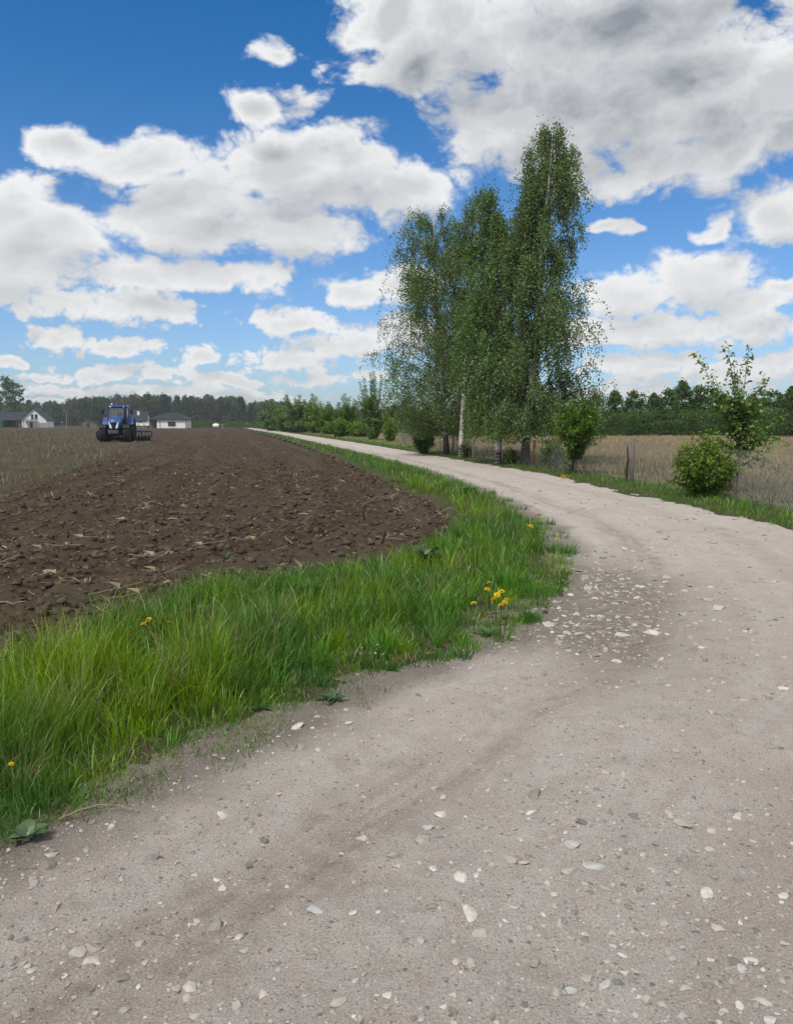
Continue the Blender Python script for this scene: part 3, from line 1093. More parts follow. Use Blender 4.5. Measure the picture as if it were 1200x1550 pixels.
def unit(v):
    return v / (np.linalg.norm(v, axis=-1, keepdims=True) + 1e-9)


def birch(label, base, h, r0, prof, n_limb, per_limb, leaf_col, drop=(.5, 1.7), lean=(0, 0), off=lambda t: (0, 0), z_low=.12, leaf=.074, seed=1, dens=1.0, bark=None):
    """prof(t) -> crown radius at height fraction t; off(t) -> sideways shift of the crown"""
    R = np.random.default_rng(seed)
    t_ = thing('birch_tree', label, 'tree', (base[0], base[1], 0), 0, 'birches beside the road')
    tr = G()
    def trunk(t):
        wob = .12 * math.sin(3.1 * t + seed) * t
        return np.array([lean[0] * t + wob, lean[1] * t + .08 * math.sin(5 * t + 2 * seed), h * t])
    ts = np.linspace(0, .97, 16)
    tr.tube([trunk(t) - np.array([0, 0, .12 if t == 0 else 0]) for t in ts], [r0 * (1.35 if t == 0 else 1) * (1 - t) ** .75 + .008 for t in ts], 10)
    tr.build('trunk', bark or BIRCH_DARK, t_, True)
    lb = G()
    LP, LA = [], []
    for i in range(n_limb):
        t1 = z_low + (1 - z_low) * (i + R.random()) / n_limb          # height where the limb ends
        rad = prof(t1)
        ox, oy = off(t1)
        a = R.uniform(0, 2 * PI)
        rr = rad * math.sqrt(R.uniform(.08, 1.0))
        tip = np.array([trunk(t1)[0] + ox + math.cos(a) * rr, trunk(t1)[1] + oy + math.sin(a) * rr, h * t1])
        rise = min(h * .2, .35 * rr + .3 + .04 * h, max(.15, (t1 - .07) * h * .65))
        t0 = max(.08, t1 - rise / h)
        p0 = trunk(t0)
        c1 = p0 + (tip - p0) * np.array([.45, .45, .9])
        pts = [(1 - s) ** 2 * p0 + 2 * s * (1 - s) * c1 + s * s * tip for s in np.linspace(0, 1, 6)]
        rb = r0 * .17 * (1 - t0) + .006
        lb.tube(pts, [rb * (1 - s) + .004 for s in np.linspace(0, 1, 6)], 4, cap=False)
        pts = np.array(pts)
        for k in range(per_limb):
            s = R.uniform(.35, 1.0) ** .8
            j = s * 5; j0 = min(int(j), 4)
            p = pts[j0] + (pts[j0 + 1] - pts[j0]) * (j - j0) + R.normal(0, .11, 3)
            ln = R.uniform(*drop) * (1.0 if t1 > .85 else 1.0) * min(1, .35 + rr / 1.2) * (.5 if t1 > .93 else 1)
            ln = min(ln, max(.25, p[2] - .9))
            n = max(6, int(ln / .030 * dens))
            q = np.linspace(0, 1, n) + R.normal(0, .012, n)
            out = np.array([math.cos(a), math.sin(a), 0]) + R.normal(0, .5, 3)
            out[2] = 0
            sw = R.uniform(.1, .5) * ln
            P = p + out * (sw * np.sqrt(np.clip(q, 0, 1)))[:, None] + np.array([0, 0, 1.0]) * (-ln * q ** 1.25 + .12 * ln * np.sin(q * PI))[:, None]
            LP.append(P + R.normal(0, .06, (n, 3)))
            ax = R.normal(0, .7, (n, 3)); ax[:, 2] -= .9
            LA.append(unit(ax))
    P, A = np.concatenate(LP), np.concatenate(LA)
    n = len(P)
    lb.build('branches', BARK, t_, True)
    c = np.array(leaf_col) * R.uniform(.6, 1.35, (n, 1)) * (1 + R.normal(0, .08, (n, 3)))
    V, F, C = leaves_np(P, A, R.normal(0, 1, (n, 3)), R.uniform(.8, 1.3, n) * leaf, R.uniform(.6, .95, n) * leaf, np.clip(c, .004, .5))
    np_obj('crown', V, [F], LEAF, t_, cols=C)
    return t_


def pl(xs):
    """piecewise linear function from (t, value) pairs"""
    a = np.array(xs)
    return lambda t: float(np.interp(t, a[:, 0], a[:, 1]))


def shoots_plant(name, label, cat, base, shoots, leaf, per_m, spread, col, group=None, droop=.35, stem_r=.012, trunk=None, seed=1, mat=None, tip_light=.35, rz=0.0, wl=.5):
    """a bush or sapling: shoots are polylines (lists of points, local), clothed in leaves"""
    R = np.random.default_rng(seed)
    t_ = thing(name, label, cat, (base[0], base[1], base[2] if len(base) > 2 else 0), rz, group)
    st = G()
    if trunk is not None:
        st.tube(trunk[0], trunk[1], 8)
    LP, LA, LT = [], [], []
    for sh in shoots:
        sh = np.array(sh, float)
        seg = np.linalg.norm(np.diff(sh, axis=0), axis=1)
        L = seg.sum()
        st.tube(sh, [stem_r * (1 - .8 * i / (len(sh) - 1)) for i in range(len(sh))], 4, cap=False)
        n = max(4, int(L * per_m))
        s = R.uniform(.12, 1.0, n)
        cum = np.concatenate([[0], np.cumsum(seg)]) / L
        P = np.stack([np.interp(s, cum, sh[:, k]) for k in range(3)], 1)
        d = unit(np.stack([np.gradient(sh[:, k]) for k in range(3)], 1))
        D = np.stack([np.interp(s, cum, d[:, k]) for k in range(3)], 1)
        o = R.normal(0, 1, (n, 3)); o = unit(o - D * (o * D).sum(1)[:, None])
        P = P + o * np.abs(R.normal(0, spread, n))[:, None]
        ax = unit(o * .9 + D * .55 + np.array([0, 0, -1.0]) * droop + R.normal(0, .25, (n, 3)))
        LP.append(P); LA.append(ax); LT.append(s)
    P, A, S = np.concatenate(LP), np.concatenate(LA), np.concatenate(LT)
    k = P[:, 2] > .02
    P, A, S = P[k], A[k], S[k]
    n = len(P)
    st.build('stems' if trunk is None else 'trunk', BARK, t_, True)
    c = np.array(col) * R.uniform(.6, 1.35, (n, 1)) * (1 + tip_light * (S[:, None] - .5) * np.array([1.2, 1.0, .3])) * (1 + R.normal(0, .07, (n, 3)))
    nr = R.normal(0, .8, (n, 3)); nr[:, 2] += .9
    V, F, C = leaves_np(P, A, nr, R.uniform(.75, 1.3, n) * leaf, R.uniform(.75, 1.25, n) * leaf * wl * 1.2, np.clip(c, .004, .5))
    np_obj('crown', V, [F], mat or LEAF, t_, cols=C)
    return t_


def bush_shoots(n, w, h, seed, z0=0.0, up=.5, fork=2):
    R = np.random.default_rng(seed)
    out = []
    for i in range(n):
        a = R.uniform(0, 2 * PI)
        e = math.asin(R.uniform(.05, 1) ** up)
        k = R.uniform(.45, 1.12)
        tip = np.array([math.cos(a) * math.cos(e) * w / 2 * k, math.sin(a) * math.cos(e) * w / 2 * k, z0 + (h - z0) * (.15 + .85 * math.sin(e)) * k])
        b = np.array([R.normal(0, w * .05), R.normal(0, w * .05), z0 * .9])
        mid = b + (tip - b) * np.array([.45, .45, .6]) + R.normal(0, .05 * w, 3)
        out.append([b, mid, tip])
        for j in range(fork):
            s = R.uniform(.5, .95)
            q = mid + (tip - mid) * s
            out.append([q, q + np.array([R.normal(0, .13 * w), R.normal(0, .13 * w), abs(R.normal(.10, .06)) * h])])
    return out


def candle_shoots(n, w, h, seed, low=.3, skirt=20):
    """upright whips on a short stem, each with side shoots, above a leafy skirt"""
    R = np.random.default_rng(seed)
    out = []
    for i in range(n):
        a = R.uniform(0, 2 * PI); k = math.sqrt(R.random())
        tip = np.array([math.cos(a) * k * w / 2, math.sin(a) * k * w / 2, h * R.uniform(.72, 1.0) * (1.06 - .28 * k)])
        b = np.array([tip[0] * .2, tip[1] * .2, h * low * R.uniform(.3, .9)])
        m = b + (tip - b) * np.array([.62, .62, .5])
        out.append([b, m, tip])
        for j in range(2):
            s = R.uniform(.15, .8)
            q = b + (m - b) * s
            out.append([q, q + np.array([R.normal(0, .16 * w), R.normal(0, .16 * w), h * R.uniform(.10, .25)])])
    out += bush_shoots(skirt, w * 1.1, h * .6, seed + 50, .05, .8, 1)
    return out


B_LEAF = (.138, .20, .070)
A_, B_, C_, D_ = at(676, 690), at(697, 693), at(754, 703), at(793, 705)
birch('birch with a dark cracked trunk and wide weeping crown, farthest of the clump', A_, 11.6, .14,
      pl([(0, .6), (.1, 1.5), (.2, 2.7), (.33, 3.1), (.5, 3.0), (.65, 2.6), (.8, 2.2), (.92, 1.8), (1, 1.1)]), 150, 18, B_LEAF, lean=(-.7, .0), off=lambda t: (-.55 * math.sin(min(1, t * 1.4) * PI) - .1, 0), seed=3, drop=(.4, 1.3))
birch('slender birch with a clean white trunk, second of the clump', B_, 12.1, .12,
      pl([(0, .5), (.12, 1.1), (.25, 1.7), (.45, 1.8), (.7, 1.6), (.88, 1.0), (1, .3)]), 105, 15, B_LEAF, lean=(.55, 0), bark=BIRCH_WHITE, seed=5, drop=(.4, 1.2))
birch('birch with a leaning white trunk beside a dark post, dense low hanging crown', C_, 10.3, .11,
      pl([(0, .8), (.12, 1.4), (.3, 1.7), (.5, 1.6), (.7, 1.25), (.88, .75), (1, .15)]), 116, 18, (.125, .205, .058), lean=(-.35, 0), bark=BIRCH_WHITE, seed=8, drop=(.4, 1.4), z_low=.16, dens=1.15)
birch('tallest birch with a thick dark trunk and high narrow spire', D_, 12.3, .16,
      pl([(0, .7), (.12, 1.5), (.22, 2.4), (.33, 2.45), (.45, 2.1), (.57, 1.9), (.68, 1.55), (.8, 1.2), (.92, .95), (1, .45)]), 176, 21, B_LEAF, lean=(.75, 0), off=lambda t: (.55 * math.sin(min(1, t * 1.9) * PI) if t < .53 else 0, 0), seed=12, drop=(.35, 1.2), z_low=.15)

GREEN_LEAF = (.11, .20, .022)
YELLOW_LEAF = (.14, .225, .022)
DARK_LEAF = (.085, .145, .045)
MUTE_LEAF = (.125, .20, .058)

# bushes and saplings along the fence
b = at(1064, 756)
shoots_plant('bush', 'round bright green bush on the bank beneath the broad leaved sapling', 'bush', b, bush_shoots(110, 1.35, 1.22, 3, .05, .8, 3), .062, 75, .04, YELLOW_LEAF, seed=4, tip_light=.15)
b = at_d(1116, 17.6)
hs = 3.45
sap = []
for px, py, dy in ((1046, 532, .1), (1086, 518, -.2), (1131, 520, .2), (1102, 546, .0), (1160, 562, .3), (1064, 566, -.3), (1120, 556, .4), (1142, 575, -.35), (1076, 590, .3), (1098, 580, -.4)):
    tip = np.array([(px - 1116) / 1200 * 17.6, dy, hgt(py, 17.6)])
    sap.append([(0, 0, 1.15), tip * np.array([.42, .5, 0]) + np.array([0, 0, 1.15 + (tip[2] - 1.15) * .5]), tip])
RS = np.random.default_rng(5)
for i in range(34):
    a, z = RS.uniform(0, 2 * PI), RS.uniform(.75, 2.2)
    k = RS.uniform(.45, 1.05)
    sap.append([(0, 0, z * .8), (math.cos(a) * k * .5, math.sin(a) * k * .5, z + .1), (math.cos(a) * k, math.sin(a) * k * .9, z + RS.uniform(-.15, .3))])
shoots_plant('maple_sapling', 'tall broad leaved sapling with upright bare tipped shoots behind the round bush', 'tree', b, sap, .074, 64, .06, (.11, .19, .04), seed=6, droop=.9, stem_r=.014, trunk=([(0, 0, -.1), (.02, 0, .8), (0, 0, 1.7)], [.03, .026, .018]), wl=.75)
b = at(872, 719)
sh = [[tuple(np.array(p) + np.array([0, 0, .45])) for i, p in enumerate(q)] for q in bush_shoots(110, 1.5, 1.8, 9, .05, .5, 3)]
sh += [[(-.2, 0, 1.0), (-.28, -.05, .7), (-.25, -.1, .3)], [(-.15, .1, .9), (-.22, .1, .6), (-.2, .1, .25)], [(-.1, 0, .8), (-.32, 0, .55), (-.34, 0, .15)]]
shoots_plant('bush', 'bright green bushy tree on a short forked trunk beside a leaning fence post', 'bush', b, sh, .075, 66, .045, GREEN_LEAF, seed=10, tip_light=.2, trunk=([(-.25, 0, -.1), (-.12, 0, .4), (.05, 0, .9), (.08, 0, 1.5)], [.06, .05, .045, .02]))
b = at(836, 711)
shoots_plant('bush', 'low dark green bush between the thick dark birch trunk and the forked bushy tree', 'bush', b, bush_shoots(45, 1.2, 1.05, 17, .05, .6, 3), .075, 44, .05, (.085, .155, .03), seed=18)
b = at(775, 704)
shoots_plant('bush', 'small leafy bush at the foot of the thick dark birch trunk', 'bush', b, bush_shoots(40, .9, .6, 19, .03, .6, 2), .07, 40, .04, GREEN_LEAF, seed=20)
b = at(708, 695)
shoots_plant('bush', 'small brownish green bush at the foot of the slender white birch', 'bush', b, bush_shoots(40, .8, .95, 23, .03, .6, 2), .07, 40, .04, (.11, .14, .035), seed=24)
b = at(641, 687)
shoots_plant('bush', 'dark rounded bush at the foot of the birch clump beside the road', 'bush', b, bush_shoots(90, 1.3, 1.8, 13, .05, .7, 3), .085, 62, .05, (.07, .145, .02), seed=14)

rowdef = [  # column, base row, top row, width in columns, kind, leaf colour, label
    (591, 669, 640, 20, 'bush', YELLOW_LEAF, 'small pale green bush standing alone against the wire fence before the birches'),
    (564, 666, 580, 52, 'candle', (.13, .215, .05), 'tall young tree with candle like upright shoots in the roadside row'),
    (547, 662, 640, 44, 'bush', YELLOW_LEAF, 'low yellow green bush at the foot of the candle shaped young tree'),
    (526, 660, 603, 26, 'candle', GREEN_LEAF, 'narrow young tree with three bare topped shoots left of the candle shaped tree'),
    (515, 662, 638, 34, 'bush', GREEN_LEAF, 'low rounded bush where the roadside row meets the verge'),
    (497, 658, 611, 40, 'candle', GREEN_LEAF, 'bushy young tree with blunt tops in the middle of the roadside row'),
    (478, 656, 612, 34, 'candle', YELLOW_LEAF, 'yellow green young tree in the middle of the roadside row'),
    (456, 655, 597, 50, 'candle', MUTE_LEAF, 'wide young tree with many thin shoots near the far end of the roadside row'),
    (436, 653.5, 618, 40, 'candle', MUTE_LEAF, 'small muted green tree near the far end of the roadside row'),
    (415, 652, 618, 44, 'bush', MUTE_LEAF, 'low dense tree at the far end of the roadside row'),
]
for i, (px, yb, yt, w, kind, col, lab) in enumerate(rowdef):
    b = at(px, yb)
    D = b[1]
    wm, hm = w / 1200 * D, hgt(yt, D) * (1.12 if kind == 'bush' else 1.28)
    lf = .11 * max(1, D / 55) ** .8
    if kind == 'bush':
        s_ = bush_shoots(70, wm, hm, 20 + i, .05, .7, 3)
    else:
        s_ = candle_shoots(14, wm * 1.15, hm, 20 + i, .3, 40)
    shoots_plant('bush' if kind == 'bush' else 'young_tree', lab, 'bush' if kind == 'bush' else 'tree', b, s_, lf, 60 if kind == 'bush' else 66, (.07 if kind == 'bush' else .045) * D / 50, col, 'bushes and young trees along the roadside fence', seed=40 + i, stem_r=.02)


def far_tree(proto_seed, h, w, col, kind):
    """prototype crown and trunk meshes for distant trees"""
    R = np.random.default_rng(proto_seed)
    P = []
    ncl = {'pine': 75, 'airy': 46}.get(kind, 95)
    for i in range(ncl):
        if kind == 'pine':
            z = R.uniform(.45, 1.0); rad = w * .5 * (1.0 - .75 * ((z - .45) / .55) ** 1.5)
        elif kind == 'slim':
            z = R.uniform(.12, 1.0); rad = w * .5 * math.sin(min(1, (1.03 - z) * 1.5) * PI / 2) * .9
        else:
            z = R.uniform(.06, .98); rad = w * .5 * math.sqrt(max(.05, 1 - ((z - .5) / .52) ** 2))
        a = R.uniform(0, 2 * PI); k = math.sqrt(R.uniform(.1, 1))
        c = np.array([math.cos(a) * rad * k, math.sin(a) * rad * k, z * h])
        n = 42
        s = R.uniform(.5, 1.2)
        P.append(c + R.normal(0, 1, (n, 3)) * np.array([w * .075, w * .075, h * .038]) * s)
    P = np.concatenate(P); n = len(P)
    L = R.uniform(.7, 1.4, n) * .042 * h
    c = np.array(col) * R.uniform(.55, 1.4, (n, 1)) * (1 + R.normal(0, .06, (n, 3)))
    V, F, C = leaves_np(P, unit(R.normal(0, 1, (n, 3)) + np.array([0, 0, -.2])), R.normal(0, 1, (n, 3)), L, L * .8, np.clip(c, .004, .4))
    crown = np_mesh('crown', V, [F], FARLEAF, cols=C)
    tr = G().tube([(0, 0, -.3), (.01 * h, 0, .4 * h), (0, .01 * h, .85 * h)], [.016 * h, .012 * h, .004 * h], 6)
    for i in range(7):
        a = R.uniform(0, 2 * PI); z = R.uniform(.25, .75) * h
        tr.tube([(0, 0, z), (math.cos(a) * w * .35, math.sin(a) * w * .35, z + .14 * h)], [.006 * h, .002 * h], 4)
    return crown, tr.mesh('trunk', BARK, True)


def put_tree(protos, i, name, label, group, x, y, s, rz, sz=1.0):
    cm, tm = protos[i % len(protos)]
    t_ = thing(name, label, 'tree', (x, y, -.1), rz, group)
    t_.scale = (s, s, s * sz)
    link(bpy.data.objects.new('crown', cm), t_)
    link(bpy.data.objects.new('trunk', tm), t_)
    return t_


ORD = 'first second third fourth fifth sixth seventh eighth ninth tenth eleventh twelfth thirteenth fourteenth fifteenth sixteenth seventeenth eighteenth nineteenth twentieth'.split()
# row of trees closing the fallow field on the right
edge = []
for i, (k_, w_, c_) in enumerate((('slim', 3.4, DARK_LEAF), ('round', 4.2, (.075, .13, .04)), ('slim', 3.0, (.085, .14, .045)), ('round', 3.6, DARK_LEAF))):
    edge.append(far_tree(300 + i, 6.0, w_, c_, k_))
px = 812.0
i = 0
RR = np.random.default_rng(77)
while px < 1290 and i < 19:
    D = RR.uniform(98, 106) - (12 if px > 1170 else 0)
    p = at_d(px, D)
    top = float(np.interp(px, [800, 870, 900, 960, 1000, 1040, 1090, 1140, 1180, 1300], [618, 604, 598, 594, 592, 578, 596, 598, 582, 585])) + RR.uniform(-5, 5)
    s = hgt(top, D) / 6.0
    sp = 27 + RR.uniform(-6, 6)
    put_tree(edge, i, 'field_edge_tree', '%s tree from the birches in the tree row closing the dry field' % ORD[i], 'row of trees closing the dry field', p[0], p[1], s, RR.uniform(0, 6.28))
    px += sp
    i += 1
under = []
for i, c_ in enumerate((DARK_LEAF, (.075, .135, .036), (.085, .15, .04))):
    under.append(far_tree(320 + i, 3.2, 5.5, c_, 'round'))
px, i = 640.0, 0
while px < 1300:
    D = RR.uniform(95, 99)
    p = at_d(px, D)
    s = RR.uniform(.8, 1.15)
    t_ = put_tree(under, i, 'understorey_bush', 'dark bush in the thicket edging the dry field, ' + ['behind the birches', 'between birches and forked bushy tree', 'behind the forked bushy tree', 'right of the forked bushy tree', 'above the twin fence posts', 'left of the sapling', 'behind the sapling', 'right of the sapling'][int(np.searchsorted([700, 820, 900, 945, 985, 1050, 1140], px))], 'thicket below the field edge trees', p[0], p[1], s, RR.uniform(0, 6.28))
    t_['category'] = 'bush'
    px += RR.uniform(15, 24)
    i += 1

# trees behind the birches and the roadside row
mid = []
for i, (k_, w_, c_) in enumerate((('round', 5.0, DARK_LEAF), ('pine', 3.5, (.045, .08, .038)), ('slim', 3.2, MUTE_LEAF))):
    mid.append(far_tree(340 + i, 7.0, w_, c_, k_))
RR = np.random.default_rng(78)
k = 0
for px, D, top in ((585, 125, 618), (600, 112, 612), (612, 140, 607), (628, 120, 614), (645, 135, 610), (660, 128, 618), (690, 120, 622), (720, 130, 618), (745, 118, 622), (772, 126, 617), (800, 120, 620), (540, 135, 622), (505, 150, 620), (475, 170, 622), (440, 190, 622)):
    p = at_d(px, D)
    put_tree(mid, k, 'tree', '%s tree from the fence end in the loose wood behind the birches' % ORD[k], 'loose wood behind the birches', p[0], p[1], hgt(top, D) / 7.0, RR.uniform(0, 6.28))
    k += 1

# forest across the whole horizon on the left
forest = []
for i, (k_, w_, c_) in enumerate((('round', 8.5, (.085, .125, .062)), ('pine', 6.5, (.058, .088, .056)), ('round', 9.5, (.105, .145, .068)), ('slim', 7.0, (.085, .12, .066)), ('pine', 7, (.064, .098, .055)), ('round', 9.0, (.125, .118, .082)))):
    forest.append(far_tree(360 + i, 15.0, w_, c_, k_))
RR = np.random.default_rng(79)
lab_f = {0: 'rounded leafy forest tree beyond the houses', 1: 'dark forest pine beyond the houses', 2: 'light green leafy forest tree beyond the houses', 3: 'narrow leafy forest tree beyond the houses', 4: 'green forest pine beyond the houses', 5: 'brownish budding forest tree beyond the houses'}
for row, (D, n, dz) in enumerate(((430, 62, 0), (480, 56, 2), (540, 52, 5))):
    for j in range(n):
        px = -90 + 690 * (j + RR.random()) / n
        top = float(np.interp(px, [-90, 0, 60, 110, 160, 200, 280, 340, 390, 440, 520, 620], [612, 612, 610, 606, 600, 598, 602, 601, 606, 611, 616, 618])) + RR.uniform(-2, 8) - dz * .3
        d = D + RR.uniform(-18, 18)
        p = at_d(px, d)
        kk = int(RR.choice(6, p=[.24, .2, .16, .16, .14, .10]))
        if 90 < px < 230 and RR.random() < .3: kk = 5
        plc = ['beyond the long low house', 'beyond the gable house', 'between gable house and tractor', 'behind the tractor', 'behind the hip roofed bungalow', 'right of the hip roofed bungalow', 'beyond the small white tank', 'above the far end of the road', 'beyond the roadside row'][int(np.searchsorted([36, 88, 145, 210, 290, 318, 350, 430], px))]
        put_tree(forest, kk, 'forest_tree', lab_f[kk].replace('beyond the houses', plc) + (' , front rank', ', middle rank', ', back rank')[row].replace(' ,', ','), 'trees of the dark forest edge', p[0], p[1], hgt(top, d) / 15.0, RR.uniform(0, 6.28))

# lone tree by the houses
b = at_d(19, 315)
cm, tm = far_tree(401, 15.0, 8.0, (.10, .155, .07), 'airy')
t_ = put_tree([(cm, tm)], 0, 'lone_tree', 'tall airy tree standing alone above the dark roofs at the left edge', None, b[0], b[1], hgt(570, 315) / 15.0, .4)
# green hedge at the end of the ploughed field
hb = []
for i, c_ in enumerate(((.10, .165, .04), (.085, .15, .036))):
    hb.append(far_tree(410 + i, 1.8, 4.5, c_, 'round'))
for j in range(16):
    px = 292 + 7.5 * j
    D = 268 + RR.uniform(-4, 4)
    p = at_d(px, D)
    t_ = put_tree(hb, j, 'hedge_bush', 'green hedge bush in the low row closing the ploughed field beside the white house', 'hedge at the end of the ploughed field', p[0], p[1], RR.uniform(.9, 1.35), RR.uniform(0, 6.28))
    t_['category'] = 'bush'

# ------------------------------------------------------------------ fence
def fence():
    base = FENCE[3]
    t_ = thing('wire_fence', 'wire netting fence on weathered wooden posts along the right side of the road', 'fence', (base[0], base[1], 0))
    RF = np.random.default_rng(31)
    L = lambda p: np.array([p[0] - base[0], p[1] - base[1], 0.0])
    hts = [1.2, 1.2, 1.15, 1.2, 1.05, 1.0, 1.1, 1.02, 1.1, 1.1, 1.1, 1.1, 1.1, 1.1]
    pts = []
    for i, p in enumerate(FENCE):
        m = [POSTWOOD, POSTWOOD, POSTWOOD, POSTWOOD, POSTWOOD, REDWOOD, DARKWOOD, POSTWOOD, POSTWOOD, POSTWOOD, POSTWOOD, POSTWOOD, POSTWOOD, POSTWOOD][i]
        q = L(p)
        lean = RF.normal(0, .04, 2)
        if i == 4: lean = np.array([.16, .02])
        r = .062 if i in (5, 6) else .052
        top = q + np.array([lean[0], lean[1], hts[i]])
        g = G()
        n = 6
        g.tube([q + np.array([0, 0, -.3]), q + (top - q) * .5 + np.array([.006, -.004, 0]), top - np.array([0, 0, .02]), top], [r, r * .97, r * .92, r * .72], 9)
        for k in range(3):                               # staples and splits
            g.tube([q + (top - q) * (.25 + .28 * k) + np.array([-.06, -.045, 0]), q + (top - q) * (.25 + .28 * k) + np.array([.06, -.045, .01])], .004, 4)
        o = g.build('post', m, t_, True)
        if i == 5: o['label'] = 'rust red post'
        if i == 6: o['label'] = 'dark post beside the birch trunk'
        pts.append((q, top))
    # a dark broken stub tied to one post
    q = pts[3][0]
    g = G().tube([q + np.array([-.11, .02, -.2]), q + np.array([-.125, .03, .35]), q + np.array([-.10, .01, .62]), q + np.array([-.12, .03, .92])], [.035, .04, .032, .022], 7)
    g.add([(q[0] - .15, q[1] + .01, .9), (q[0] - .09, q[1] + .01, .9), (q[0] - .13, q[1] + .02, 1.02)], [(0, 1, 2)])
    g.build('post', DARKWOOD, t_, True)['label'] = 'dark broken stub beside the grey post'
    # netting: crossing wires between the posts and three line wires
    V, F = [], []
    def wire(a, b, r):
        d = b - a
        d = d / np.linalg.norm(d)
        n1 = np.cross(d, [0, 1, 0.3]); n1 /= np.linalg.norm(n1)
        n2 = np.cross(d, n1)
        o = len(V)
        for c in (a, b):
            for k in range(3):
                w = 2 * PI * k / 3
                V.append(c + r * (math.cos(w) * n1 + math.sin(w) * n2))
        for k in range(3):
            F.append((o + k, o + (k + 1) % 3, o + 3 + (k + 1) % 3, o + 3 + k))
    for i in range(len(pts) - 1):
        (q0, t0), (q1, t1) = pts[i], pts[i + 1]
        Ls = np.linalg.norm(q1 - q0)
        if Ls > 14 or q0[1] + base[1] > 75: continue
        def P(s, z):
            a, b = q0 + (t0 - q0) * z, q1 + (t1 - q1) * z
            sag = .05 * math.sin(PI * s) * z
            return a + (b - a) * s - np.array([0, 0.0, sag]) + np.array([-.0, -.055, 0])
        for z in (.04, .5, .94):
            for k in range(4):
                wire(P(k / 4, z), P((k + 1) / 4, z), .0026)
        stp = .085 if q0[1] + base[1] < 40 else .16
        n = int(Ls / stp)
        rise = 1.0 / Ls
        for k in range(-int(1 / stp), n):
            for sg in (1, -1):
                s0, s1 = k * stp / Ls, k * stp / Ls + rise
                za, zb = .04, .94
                ca, cb = max(0, s0), min(1, s1)
                if cb - ca < .01: continue
                za2 = .04 + .9 * (ca - s0) / rise; zb2 = .04 + .9 * (cb - s0) / rise
                if sg < 0: za2, zb2 = .98 - za2, .98 - zb2
                wire(P(ca, za2), P(cb, zb2), .0023)
    o = np_obj('wire_netting', np.array(V), [np.array(F)], plain('galvanised_wire', (.20, .205, .205), .5, .5, .6), t_)
    tag(o, kind='stuff')


fence()

